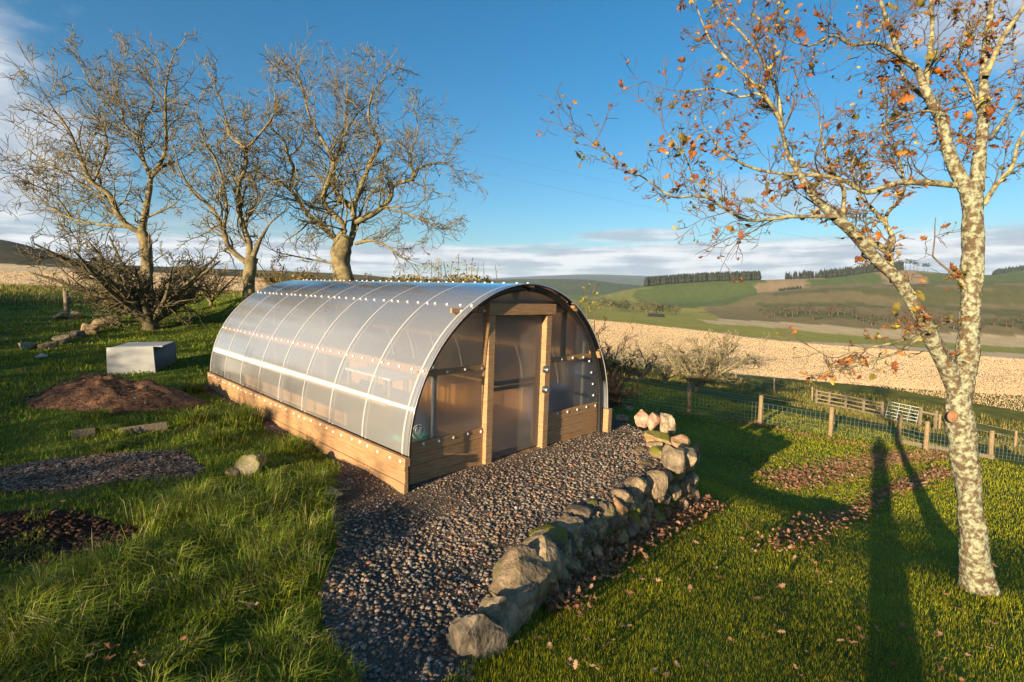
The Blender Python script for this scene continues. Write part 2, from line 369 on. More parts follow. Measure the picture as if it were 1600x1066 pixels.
# ------------------------------------------------------------------ materials for built things
m_wood = mat('larch_wood', (.45, .275, .135), (.27, .16, .08), scale=5, stretch=(1.2, 1.2, 14), rough=.62, bump=.25, detail=8)
m_woodx = mat('larch_boards', (.46, .235, .10), (.28, .14, .06), scale=4, stretch=(2, 2, 22), rough=.68, bump=.35, detail=8)
m_woodside = mat('side_boards', (.43, .25, .12), (.24, .14, .07), scale=4, stretch=(20, 1.0, 20), rough=.68, bump=.35, detail=8)
m_woodgrey = mat('weathered_wood', (.24, .19, .13), (.13, .10, .07), scale=6, stretch=(8, 8, 1), rough=.9, bump=.5)
m_black = mat('black_pipe', (.012, .012, .013), (.02, .02, .02), rough=.35, spec=.5)
m_white = mat('white_cap', (.82, .80, .76), (.72, .70, .66), rough=.4)
m_metal = mat('galvanised_steel', (.55, .57, .58), (.42, .44, .46), scale=20, rough=.35, metal=.85)
m_grey_pipe = mat('grey_hoop', (.55, .55, .52), (.48, .48, .46), rough=.5)
def polymat(name, clear, trans, diff, gl_rough, tint, refr=0., fl=(1, 1, 1), coat=1.0, aniso=0.):
    m = bpy.data.materials.new(name); m.use_nodes = True; t = m.node_tree; n = t.nodes; l = t.links; n.clear()
    out = n.new('ShaderNodeOutputMaterial')
    tr = n.new('ShaderNodeBsdfTransparent'); tr.inputs[0].default_value = (*[clear * c for c in tint], 1)
    tl = n.new('ShaderNodeBsdfTranslucent'); tl.inputs[0].default_value = (.9, .89, .86, 1)
    df = n.new('ShaderNodeBsdfDiffuse'); df.inputs[0].default_value = (.72, .73, .74, 1)
    gl = n.new('ShaderNodeBsdfGlossy'); gl.inputs['Roughness'].default_value = gl_rough; gl.inputs[0].default_value = (.95, .95, .95, 1)
    a = n.new('ShaderNodeMixShader'); a.inputs[0].default_value = trans; l.new(tr.outputs[0], a.inputs[1]); l.new(tl.outputs[0], a.inputs[2])
    b = n.new('ShaderNodeMixShader'); b.inputs[0].default_value = diff; l.new(a.outputs[0], b.inputs[1]); l.new(df.outputs[0], b.inputs[2])
    fr = n.new('ShaderNodeFresnel'); fr.inputs[0].default_value = 1.5
    mu = n.new('ShaderNodeMath'); mu.operation = 'MULTIPLY'; mu.inputs[1].default_value = coat; l.new(fr.outputs[0], mu.inputs[0])
    src = b
    if refr:
        rf = n.new('ShaderNodeBsdfRefraction'); rf.inputs['IOR'].default_value = 1.12; rf.inputs['Roughness'].default_value = .6; rf.inputs[0].default_value = (*tint, 1)
        e = n.new('ShaderNodeMixShader'); e.inputs[0].default_value = refr; l.new(b.outputs[0], e.inputs[1]); l.new(rf.outputs[0], e.inputs[2]); src = e
    c = n.new('ShaderNodeMixShader'); l.new(mu.outputs[0], c.inputs[0]); l.new(src.outputs[0], c.inputs[1]); l.new(gl.outputs[0], c.inputs[2])
    co = n.new('ShaderNodeTexCoord'); mp = n.new('ShaderNodeMapping'); mp.inputs['Scale'].default_value = fl; l.new(co.outputs['Object'], mp.inputs[0])
    nz = n.new('ShaderNodeTexNoise'); nz.inputs['Scale'].default_value = 1.3; nz.inputs['Detail'].default_value = 5; l.new(mp.outputs[0], nz.inputs[0])
    bp = n.new('ShaderNodeBump'); bp.inputs['Strength'].default_value = .12; bp.inputs['Distance'].default_value = .02; l.new(nz.outputs[0], bp.inputs['Height'])
    l.new(bp.outputs[0], gl.inputs['Normal']); last = c
    if aniso:                 # the rounded flutes of the twin-wall sheet spread highlights along the length of the tunnel
        vt = n.new('ShaderNodeVectorTransform'); vt.vector_type = 'VECTOR'; vt.convert_from = 'OBJECT'; vt.convert_to = 'WORLD'; vt.inputs[0].default_value = (0, 1, 0)
        ge = n.new('ShaderNodeNewGeometry')
        for k in (-.75, .75):
            sc_ = n.new('ShaderNodeVectorMath'); sc_.operation = 'MULTIPLY_ADD'; l.new(vt.outputs[0], sc_.inputs[0]); sc_.inputs[1].default_value = (k, k, k); l.new(ge.outputs['Normal'], sc_.inputs[2])
            nm_ = n.new('ShaderNodeVectorMath'); nm_.operation = 'NORMALIZE'; l.new(sc_.outputs[0], nm_.inputs[0])
            g2 = n.new('ShaderNodeBsdfGlossy'); g2.inputs['Roughness'].default_value = .19; g2.inputs['Anisotropy'].default_value = -aniso; g2.inputs[0].default_value = (1, 1, 1, 1)
            l.new(nm_.outputs[0], g2.inputs['Normal']); l.new(vt.outputs[0], g2.inputs['Tangent'])
            e2 = n.new('ShaderNodeMixShader'); e2.inputs[0].default_value = .015; l.new(last.outputs[0], e2.inputs[1]); l.new(g2.outputs[0], e2.inputs[2]); last = e2
    c = last
    l.new(c.outputs[0], out.inputs[0]); return m
m_clad = polymat('polycarbonate_roof', .97, .36, .24, .14, (.98, .97, .95), fl=(1, .6, 1), coat=2.4, aniso=.88)
m_pane = polymat('polycarbonate_wall', .97, .46, .20, .22, (.98, .96, .92), refr=.5, fl=(1, 1, .5), coat=.55)
m_joint = polymat('joint_strip', .45, .35, .45, .15, (1, 1, .97), coat=1.2)

# ------------------------------------------------------------------ greenhouse
tx = Vector((gv[0], gv[1], SV)).normalized(); ty = Vector((gu[0], gu[1], SU)).normalized(); tz = tx.cross(ty).normalized()
GM = Matrix(((tx[0], ty[0], tz[0], GX), (tx[1], ty[1], tz[1], GY), (tx[2], ty[2], tz[2], GZ), (0, 0, 0, 1)))
gh = empty('greenhouse', mat=GM, label='arched polycarbonate greenhouse on timber base boards with a framed door', cat='greenhouse')
ZB, BH, NE, HW = .41, 2.036, 1.95, 2.0
def prof(t, off=0.):
    c, s = math.cos(t), math.sin(t); e = 2 / NE
    x = HW + HW * math.copysign(abs(c) ** e, c); z = ZB + BH * abs(s) ** e
    nx, nz = c / HW, s / BH; q = math.hypot(nx, nz)
    return x + off * nx / q, z + off * nz / q
def zprof(x):
    c = min(1, abs(x - HW) / HW); return ZB + BH * (1 - c ** NE) ** (1 / NE)
RIB = [-.053 + .91 * i for i in range(9)]; Y0, Y1 = -.18, 7.30
def arc(name, y0, y1, off, m, seg=56, t0=math.pi, t1=0, thick=0.):
    ts = np.linspace(t0, t1, seg + 1); V = []; Q = []
    offs = [off] if not thick else [off, off + thick]
    for o_ in offs:
        for y in (y0, y1):
            for t in ts: x, z = prof(t, o_); V.append((x, y, z))
    n = seg + 1
    for i in range(seg):
        Q.append((i, i + 1, n + i + 1, n + i))
        if thick:
            Q.append((2 * n + i, 3 * n + i, 3 * n + i + 1, 2 * n + i + 1))
            Q.append((i, 2 * n + i, 2 * n + i + 1, i + 1)); Q.append((n + i, n + i + 1, 3 * n + i + 1, 3 * n + i))
    return link(name, npmesh(name, V, Q, None, True), gh, m)
edges = [Y0] + RIB[1:8] + [Y1]
for i in range(8): arc('roof_panel', edges[i], edges[i + 1], .0, m_clad)
for i, y in enumerate(RIB[:8]): arc('joint_strip', y - .018, y + .018, .006, m_joint)
arc('joint_strip', Y1 - .05, Y1, .006, m_joint)
arc('edge_trim', Y0 - .004, Y0 + .012, -.008, m_joint, thick=.014)
def hoop(y, off, r, m, name='hoop'):
    p = [(4.0 - .045, y, .0), (4.0 - .045, y, .2)] + [(prof(t, off)[0], y, prof(t, off)[1]) for t in np.linspace(0.02, math.pi - .02, 60)] + [(.045, y, .2), (.045, y, .0)]
    g = Geo(); g.tube(p, [r] * len(p), 10); return g.make(name, m, gh, True)
hoop(-.062, -.062, .046, m_black)['label'] = 'black plastic hoop framing the front end'
for y in RIB[1:]: hoop(y, -.05, .016, m_grey_pipe)
# purlins under the sheets and their white-capped screws
bm = bmesh.new(); bmesh.ops.create_uvsphere(bm, u_segments=10, v_segments=5, radius=.02)
for v in bm.verts: v.co.z *= .6
capme = bpy.data.meshes.new('screw_cap'); bm.to_mesh(capme); bm.free(); capme.materials.append(m_white)
for p_ in capme.polygons: p_.use_smooth = True
def cap(x, y, z, nrm):
    o = link('screw_cap', capme, gh); o.location = (x, y, z); o.rotation_mode = 'QUATERNION'
    o.rotation_quaternion = Vector(nrm).to_track_quat('Z', 'Y')
def nrm(t): c, s = math.cos(t) / HW, math.sin(t) / BH; q = math.hypot(c, s); return (c / q, 0, s / q)
ysc = []
y = -.10
k = 0
while y < 7.28:
    ysc.append(y); y += (.22, .27, .25, .17)[k % 4]; k += 1
for t in (math.pi - .495, math.pi - 1.013, math.pi / 2, 1.013, .495):
    c = prof(t, -.032); n_ = nrm(t)
    o = boxobj('purlin', (-.055, Y0 + .01, -.018), (.055, Y1 - .02, .018), m_woodside, gh, .003)
    o.rotation_euler = (0, math.pi / 2 - t, 0); o.location = (c[0], (Y0 + Y1) / 2, c[1])
    for q, yy in enumerate(ysc):
        e = prof(t, .006); cap(e[0], yy + .01 * math.sin(q * 7.1 + t * 5), e[1], n_)
# base boards along both sides, in two lengths each
for sx in (0, 1):
    for r_ in range(3):
        z0 = -.06 + r_ * .152
        jt = (2.55, 3.1, 2.55)[r_]
        for (a, b) in ((Y0 - .005, jt - .002), (jt + .002, 5.2), (5.204, Y1)):
            d = (.012, 0, .006)[r_]
            x0, x1 = (-.05 - d, .0) if sx == 0 else (4.0, 4.05 + d)
            boxobj('side_board', (x0, a + r_ * .004, z0), (x1, b, z0 + .150), m_woodside, gh, .005)
    if sx == 0:
        for q, yy in enumerate(ysc): cap(-.058, yy + .012 * math.sin(q * 3.3), .345 + .012 * math.sin(q * 5.1), (-1, 0, 0))
boxobj('corner_post', (3.99, Y0 - .03, -.05), (4.10, Y0 + .06, .40), m_wood, gh)
boxobj('corner_block', (-.07, Y0 - .03, .30), (-.0, Y0 - .006, .40), m_wood, gh, .003)
# ends
def endwall(y, sg, front):
    W = empty('end_wall'); W.parent = gh
    XL, XR = 1.29, 2.44                     # inner faces of the door posts' outer sides
    for (a, b) in ((.03, XL), (2.56, 3.955)):
        for r_ in range(4):
            z0 = -.05 + r_ * .137
            boxobj('end_board', (a, y - .022 - .003 * (r_ % 2), z0), (b, y + .022, z0 + .133), m_woodx if not front else m_wood_end, W, .004)
    def pane(x0, x1, zlo):
        xs = np.linspace(x0, x1, 24); V = []; Q = []
        for x in xs: V += [(x, y + .03, zlo), (x, y + .03, max(zlo + .01, zprof(x) - .05))]
        for i in range(23): Q.append((2 * i, 2 * i + 2, 2 * i + 3, 2 * i + 1))
        return link('pane', npmesh('pane', V, Q), W, m_pane)
    pane(.03, XL + .02, .44); pane(2.54, 3.97, .44); pane(XL, 2.58, 2.05)
    def rail(x0, x1, z, h): boxobj('rail', (x0, y - .012, z - h / 2), (x1, y + .026, z + h / 2), m_wood_end, W, .003)
    rail(.225, XL, 1.31, .075); rail(2.56, 3.775, 1.31, .075); rail(.72, XL, 2.065, .06); rail(2.62, 3.28, 2.065, .06)
    boxobj('door_post', (XL, y - .085, -.05), (XL + .115, y + .03, 2.01), m_wood, W)
    boxobj('door_post', (2.445, y - .085, -.05), (2.56, y + .03, 2.01), m_wood, W)
    boxobj('header', (XL - .005, y - .10, 2.01), (2.63, y + .03, 2.165), m_wood_end, W)
    boxobj('header_plate', (1.15, y + .034, 2.13), (2.85, y + .075, 2.20), m_wood_end, W)
    boxobj('king_post', (1.86, y + .034, 2.2), (1.96, y + .08, 2.40), m_wood, W)
    for x in (.5, 3.55): boxobj('stud', (x, y + .04, 0), (x + .05, y + .09, zprof(x) - .12), m_grey_pipe if x < 1 else m_grey_pipe, W, .003)
    boxobj('stud', (2.98, y + .04, 1.3), (3.07, y + .09, 2.05), m_wood, W, .003)
    if front:
        for z, spans in ((.455, ((.08, 1.25, 6), (2.60, 3.86, 6))), (1.31, ((.36, 1.24, 4), (2.62, 3.74, 5))), (2.065, ((.86, 1.25, 2), (3.12, 3.13, 1)))):
            for a, b, n in spans:
                for i in range(n): cap(a + (b - a) * i / max(n - 1, 1), y - .027, z + .006 * math.sin(i * 4 + z * 9), (0, -1, 0))
        for i in range(4):
            zz = .62 + i * .2; xx = HW + HW * (1 - ((zz - ZB) / BH) ** NE) ** (1 / NE); cap(xx - .13, y + .02, zz, (0, -1, 0))
    D = empty('door'); D.parent = gh
    link('door_pane', npmesh('door_pane', [(1.41, y + .005, .03), (2.44, y + .005, .03), (2.44, y + .005, 2.0), (1.41, y + .005, 2.0)], [(0, 1, 2, 3)]), D, m_pane)
    for a, b, lo, hi in ((1.41, 1.47, .03, 2.0), (2.33, 2.44, .03, 2.0)): boxobj('door_stile', (a, y + .012, lo), (b, y + .055, hi), m_wood, D, .003)
    for z, h in ((.06, .08), (.98, .05), (1.06, .06), (1.95, .09)): boxobj('door_rail', (1.475, y + .014, z - h / 2), (2.325, y + .05, z + h / 2), m_wood, D, .003)
    if front:
        for z in (1.20, .90):
            g = Geo(); x = 2.435
            g.tube([(x, y - .086, z), (x, y - .094, z)], [.055, .055], 16); g.tube([(x, y - .094, z), (x, y - .0945, z)], [.055, .001], 16)
            g.tube([(x, y - .094, z), (x, y - .14, z)], [.018, .018], 10); g.tube([(x, y - .14, z), (x, y - .165, z)], [.034, .028], 12); g.tube([(x, y - .165, z), (x, y - .166, z)], [.028, .001], 12)
            g.box((x + .02, y - .12, z - .012), (x + .09, y - .095, z + .012))
            g.make('latch', m_metal, D, True)
    return W
m_wood_end = mat('end_boards', (.43, .25, .12), (.25, .145, .07), scale=4, stretch=(1.2, 16, 16), rough=.66, bump=.35, detail=8)
EW = endwall(0.0, 1, True)
# back end wall, seen blurred through the sheets: boards and one clear sheet
W = empty('end_wall'); W.parent = gh
for r_ in range(4): boxobj('end_board', (.03, 7.2, -.05 + r_ * .137), (3.955, 7.24, .083 + r_ * .137), m_wood_end, W, .004)
xs = np.linspace(.03, 3.97, 40); V = []; Q = []
for x in xs: V += [(x, 7.19, .45), (x, 7.19, zprof(x) - .04)]
for i in range(39): Q.append((2 * i, 2 * i + 2, 2 * i + 3, 2 * i + 1))
link('pane', npmesh('pane', V, Q), W, m_pane)
for x in (1.3, 2.5): boxobj('stud', (x, 7.13, 0), (x + .1, 7.185, 2.2), m_wood, W)
boxobj('rail', (.25, 7.13, 1.28), (3.75, 7.17, 1.36), m_wood_end, W)
# round white maker's emblem on the front sheet
emb = empty('emblem'); emb.parent = gh; emb.location = (.27, .02, .61)
g = Geo()
def flat(pts, wd=.006, yy=-.001):
    p = np.array([(a, yy, b) for a, b in pts]); g.tube(p, [wd] * len(p), 4)
ci = [(.085 * math.cos(a), .085 * math.sin(a)) for a in np.linspace(0, 2 * math.pi, 33)]; flat(ci, .0055)
flat([(-.045, .012), (-.045, .03), (-.03, .05), (0, .058), (.035, .05), (.045, .03), (.045, .012)], .008)
flat([(-.02, .012), (-.02, .03), (.02, .03), (.02, .012), (-.045, .012)], .006)
flat([(-.055, -.004), (.055, -.004)], .006); flat([(-.05, -.02), (.05, -.02)], .004); flat([(-.035, -.034), (.035, -.034)], .003)
flat([(-.012, -.048), (0, -.06), (.012, -.048)], .004)
g.make('print', m_white, emb); emb['label'] = 'round white emblem printed on the sheet'

# things kept inside
inv = GM
def loc(x, y, z): return tuple(GM @ Vector((x, y, z)))
m_bed = mat('planter_boards', (.60, .32, .10), (.42, .22, .07), scale=4, stretch=(20, 1, 20), rough=.7, bump=.2)
m_soil = mat('soil', (.055, .035, .022), (.11, .07, .045), scale=20, rough=.95, bump=.8)
def bed(x0, x1, y0, y1, h, label):
    b = empty('raised_bed', mat=GM @ Matrix.Translation((x0, y0, 0)), label=label, cat='planter', group='raised beds inside the greenhouse')
    for a in (0, 1):
        for r_ in range(2):
            z0 = .0 + r_ * h / 2
            boxobj('plank', ((x1 - x0 - .03) * a, 0, z0), ((x1 - x0 - .03) * a + .03, y1 - y0, z0 + h / 2 - .004), m_bed, b)
        boxobj('plank', (.032, (y1 - y0 - .03) * a, 0), (x1 - x0 - .032, (y1 - y0 - .03) * a + .03, h), m_bed, b)
    boxobj('soil', (.034, .034, .0), (x1 - x0 - .034, y1 - y0 - .034, h - .06), m_soil, b, 0)
bed(.22, 1.05, 1.7, 5.9, .52, 'orange plank raised bed inside along the sunny side of the greenhouse')
bed(2.95, 3.75, 2.6, 6.8, .52, 'plank raised bed inside along the shaded side of the greenhouse')
m_blue = mat('blue_plastic', (.03, .06, .19), (.04, .08, .24), rough=.45, spec=.5)
m_navy = mat('dark_blue_fabric', (.018, .026, .06), (.03, .04, .08), scale=10, rough=.8, bump=.6)
m_teal = mat('teal_plastic', (.04, .30, .22), (.05, .36, .26), rough=.4)
def lathe(name, prf, m, parent=None, seg=28):
    V = [(r * math.cos(a), r * math.sin(a), z) for r, z in prf for a in np.arange(seg) * 2 * math.pi / seg]; Q = []
    for i in range(len(prf) - 1):
        for j in range(seg): Q.append((i * seg + j, i * seg + (j + 1) % seg, (i + 1) * seg + (j + 1) % seg, (i + 1) * seg + j))
    return link(name, npmesh(name, V, Q, None, True), parent, m)
o = lathe('water_butt', [(.001, .002), (.40, .002), (.43, .1), (.46, .5), (.47, .86), (.49, .88), (.49, .93), (.44, .94), (.43, .90), (.001, .9)], m_blue)
o.matrix_world = GM @ Matrix.Translation((3.42, .72, 0)) @ Matrix.Scale(.78, 4); tag(o, 'blue plastic water butt inside behind the end sheet right of the door', 'water butt')
bm = bmesh.new(); bmesh.ops.create_icosphere(bm, subdivisions=3, radius=1)
for v in bm.verts:
    v.co.x *= .38; v.co.y *= .42; v.co.z = max(-.0, v.co.z * .5 + .12) * (1 + .2 * math.sin(v.co.x * 9 + v.co.y * 7))
me = bpy.data.meshes.new('compost_bag'); bm.to_mesh(me); bm.free()
o = link('compost_bag', me, None, m_navy); o.matrix_world = GM @ Matrix.Translation((.62, .75, .002)); tag(o, 'slumped dark blue bag inside the front corner beside the round emblem', 'bag')
o = boxobj('seed_tray', (0, 0, 0), (.36, .26, .07), m_teal, None, .01); o.matrix_world = GM @ Matrix.Translation((.30, .22, .50)); tag(o, 'teal plastic tray lying behind the end boards below the emblem', 'tray')
o2 = boxobj('shelf_stand', (-.17, -.12, -.5), (.17, .12, -.037), m_soil, o, .01)
bn = empty('potting_bench', mat=GM @ Matrix.Translation((1.95, 3.4, 0)), label='pale topped potting bench standing inside beyond the door', cat='bench')
boxobj('bench_top', (-.45, -.8, .72), (.45, .8, .76), m_white, bn)
for a in (-1, 1):
    for b in (-1, 1): boxobj('leg', (a * .4 - .03, b * .72 - .03, 0), (a * .4 + .03, b * .72 + .03, .718), m_wood, bn)

# ------------------------------------------------------------------ dry stone wall
m_stone = mat('field_stone', None, attr=True, scale=9, rough=.92, bump=1.0, bscale=22, amp=1.5, detail=10)
def add_moss(m, amt, c=(.13, .125, .03)):
    t = m.node_tree; n = t.nodes; l = t.links; b = n['Principled BSDF']; src = b.inputs['Base Color'].links[0].from_socket
    ge = n.new('ShaderNodeNewGeometry'); sx = n.new('ShaderNodeSeparateXYZ'); l.new(ge.outputs['Normal'], sx.inputs[0])
    nz = n.new('ShaderNodeTexNoise'); nz.inputs['Scale'].default_value = 5; nz.inputs['Detail'].default_value = 8
    co = n.new('ShaderNodeTexCoord'); l.new(co.outputs['Object'], nz.inputs[0])
    ad = n.new('ShaderNodeMath'); ad.operation = 'MULTIPLY_ADD'; ad.inputs[1].default_value = .22; l.new(sx.outputs[2], ad.inputs[0]); l.new(nz.outputs[0], ad.inputs[2])
    mr = n.new('ShaderNodeMapRange'); mr.inputs[1].default_value = 1 - amt; mr.inputs[2].default_value = 1.2 - amt; l.new(ad.outputs[0], mr.inputs[0])
    mx = n.new('ShaderNodeMix'); mx.data_type = 'RGBA'; l.new(mr.outputs[0], mx.inputs[0]); l.new(src, mx.inputs[6]); mx.inputs[7].default_value = (*c, 1); l.new(mx.outputs[2], b.inputs['Base Color'])
    return m
add_moss(m_stone, .30)
m_mossy = mat('mossy_stone', None, attr=True, scale=7, rough=.95, bump=.8, bscale=30); add_moss(m_mossy, .52, (.15, .145, .02))
SCOL = [tuple(a * b for a, b in zip(c_, (1.12, .98, .80))) for c_ in [(.27, .22, .15), (.23, .19, .145), (.31, .23, .15), (.18, .16, .14), (.29, .24, .18), (.17, .14, .12), (.33, .22, .14), (.25, .22, .18)]]
PINK = (.36, .21, .16)
def stone_mesh(size, seed, col, sub=4):
    r = np.random.default_rng(seed); bm = bmesh.new(); bmesh.ops.create_icosphere(bm, subdivisions=sub, radius=1)
    V = np.array([v.co for v in bm.verts])
    for _ in range(12):
        d = r.normal(size=3); d /= np.linalg.norm(d); h = r.uniform(.48, .85)
        e = V @ d - h; V = V - np.outer(np.maximum(e, 0) * .96, d)
    V *= 1 + .05 * np.sin(V @ r.normal(size=3) * 5 + r.uniform(0, 6))[:, None] + .02 * np.sin(V @ r.normal(size=3) * 13)[:, None] + .012 * np.sin(V @ r.normal(size=3) * 31 + 3 * np.sin(V @ r.normal(size=3) * 9))[:, None]
    V = V / np.abs(V).max(0) * np.array(size) / 2
    for v, q in zip(bm.verts, V): v.co = q
    me = bpy.data.meshes.new('stone'); bm.to_mesh(me); bm.free()
    me.polygons.foreach_set('use_smooth', np.ones(len(me.polygons), bool))
    me.set_sharp_from_angle(angle=R(21))
    a = me.color_attributes.new('Col', 'FLOAT_COLOR', 'POINT'); c2 = r.uniform(.85, 1.15) * np.array(col)
    a.data.foreach_set('color', np.tile(np.append(c2, 1).astype(np.float32), len(me.vertices)))
    return me
def stone(name, p, size, seed, col, parent=None, rot=None, m=None, sub=4):
    o = link(name, stone_mesh(size, seed, col, sub), parent, m or m_stone); o.location = p
    r = random.Random(seed); o.rotation_euler = rot or (r.uniform(-.25, .25), r.uniform(-.25, .25), r.uniform(0, 6.28)); return o
wall = empty('dry_stone_wall', wallfoot[0], 'low dry stone wall of rough boulders holding up the gravel terrace', 'wall')
bpy.context.view_layer.update()
wp = np.array([p[:2] for p in wallfoot]); seg = np.linalg.norm(np.diff(wp, axis=0), axis=1); cum = np.concatenate([[0], np.cumsum(seg)])
def along(s):
    x = np.interp(s, cum, wp[:, 0]); y = np.interp(s, cum, wp[:, 1]); e = .1
    d = np.array([np.interp(s + e, cum, wp[:, 0]) - np.interp(s - e, cum, wp[:, 0]), np.interp(s + e, cum, wp[:, 1]) - np.interp(s - e, cum, wp[:, 1])])
    d /= np.linalg.norm(d) + 1e-9; return np.array([x, y]), d, np.array([-d[1], d[0]])      # last: towards the terrace
def wstone(p, size, seed, col, rot=None, m=None, sub=4):
    o = stone('stone', Vector(p) - wall.location, size, seed, col, wall, rot, m, sub); return o
seed = 100; L = cum[-1]
s = .0; rr = random.Random(5)
# foot course, middle course and the big coping stones
def course(z0f, hrange, lrange, inset, s0, s1, start, frac):
    global seed
    s = s0
    while s < s1:
        l = rr.uniform(*lrange); p, d, n = along(s + l / 2); lo = float(ZR(*p)); hi = float(terr(*p)); Hh = hi - lo
        h = rr.uniform(*hrange)
        if Hh > start:
            z = lo + Hh * z0f + h * .28; q = p + n * (inset + rr.uniform(-.04, .04)); ang = math.atan2(d[1], d[0])
            mm = m_mossy if rr.random() < .16 else m_stone
            wstone((q[0], q[1], z), (l * 1.12, rr.uniform(.28, .38), h), seed, SCOL[seed % 8], (rr.uniform(-.12, .12), rr.uniform(-.1, .1), ang + rr.uniform(-.25, .25)), mm, 3)
        seed += 1; s += l * .92
course(.0, (.24, .34), (.22, .38), .03, .45, L + .1, .10, 1)
course(.34, (.24, .34), (.22, .40), .07, .7, L + .1, .30, 1)
course(.60, (.24, .34), (.22, .38), .12, 1.2, L + .1, .40, 1)
course(.70, (.20, .28), (.22, .38), .22, .9, L + .1, .25, 1)
# coping, by their place along the wall (photo order), sizes length x depth x height
cop = [(748, 1000, .46, .38, .50, 3), (782, 962, .40, .30, .42, 7), (812, 915, .68, .52, .56, 1), (842, 876, .54, .46, .46, 4), (862, 838, .34, .34, .30, 5), (880, 806, .36, .32, .30, 6),
       (904, 806, .40, .32, .36, 3), (936, 788, .46, .36, .40, 0), (968, 770, .40, .34, .34, 1), (985, 752, .46, .40, .38, 4), (1002, 728, .62, .44, .46, 2),
       (1022, 742, .44, .36, .38, 1), (1004, 706, .56, .40, .30, 2), (1012, 722, .40, .30, .24, 4), (1030, 700, .42, .36, .28, 0)]
for i, (px, py, l, d_, h, ci) in enumerate(cop):
    p = onZ(px, py, terr); a = math.atan2(*(wp[-1] - wp[0])[::-1])
    wstone((p[0], p[1], p[2] - h * (.10 if i < 4 else .34)), (l, d_, h), 300 + i, SCOL[ci], (rr.uniform(-.2, .2), rr.uniform(-.2, .2), a + rr.uniform(-.5, .5)), None, 4)
for i, (px, py, l, d_, h, c, mm) in enumerate([(1003, 652, .34, .26, .40, PINK, None), (1024, 655, .40, .26, .36, PINK, None), (1040, 660, .34, .28, .44, (.36, .27, .19), None),
        (1030, 684, .56, .44, .36, SCOL[2], m_mossy), (1057, 688, .40, .34, .30, (.40, .24, .15), None), (1022, 690, .28, .22, .16, SCOL[4], None), (1066, 712, .44, .40, .42, SCOL[7], None),
        (1050, 716, .40, .36, .42, SCOL[3], None), (973, 648, .30, .26, .16, SCOL[7], None), (1030, 706, .34, .3, .26, SCOL[0], m_mossy)]):
    p = onZ(px, py + 8, terr); wstone((p[0], p[1], p[2] + h * .10), (l, d_, h), 340 + i, c, None, mm)
# tall end stones standing on the lawn where the wall turns
for i, (px, py, l, d_, h, c) in enumerate([(1078, 745, .40, .34, .86, SCOL[5]), (1062, 752, .30, .30, .70, SCOL[6]), (1076, 790, .42, .36, .40, SCOL[2]), (1045, 790, .36, .30, .40, SCOL[1])]):
    p = onZ(px, py, ZR); wstone((p[0], p[1], p[2] + h * .40), (l, d_, h), 370 + i, c, None)

# ------------------------------------------------------------------ trees
m_bark_l = mat('lichen_bark', (.29, .305, .20), (.10, .07, .04), scale=20, rough=.97, bump=1.2, bscale=34, lo=.41, hi=.56, detail=12)
m_bark_o = mat('mossy_bark', (.225, .185, .085), (.095, .075, .042), scale=4, rough=.95, bump=.6, lo=.4, hi=.62)
m_bark_ol = mat('olive_limb_bark', (.33, .30, .15), (.10, .072, .04), scale=15, rough=.95, bump=.9, bscale=30, lo=.40, hi=.60, detail=10)
m_twig = mat('oak_twig', (.15, .11, .07), (.09, .065, .045), scale=9, rough=.9)
m_bark_p = mat('pale_orchard_bark', (.30, .26, .14), (.16, .125, .07), scale=6, rough=.95, bump=.5)
m_bark_d = mat('dark_thorn_bark', (.145, .12, .06), (.075, .06, .036), scale=6, rough=.95, bump=.5)
m_bark_r = mat('reddish_twig_bark', (.16, .10, .065), (.10, .065, .04), scale=6, rough=.95, bump=.4)
def catmull(P, n):
    P = np.asarray(P, float); out = []
    for i in range(len(P) - 1):
        p0, p1, p2, p3 = P[max(i - 1, 0)], P[i], P[i + 1], P[min(i + 2, len(P) - 1)]
        for f in np.arange(n) / n: out.append(p1 + .5 * f * (p2 - p0 + f * (2 * p0 - 5 * p1 + 4 * p2 - p3 + f * (3 * (p1 - p2) + p3 - p0))))
    out.append(P[-1]); return np.array(out)
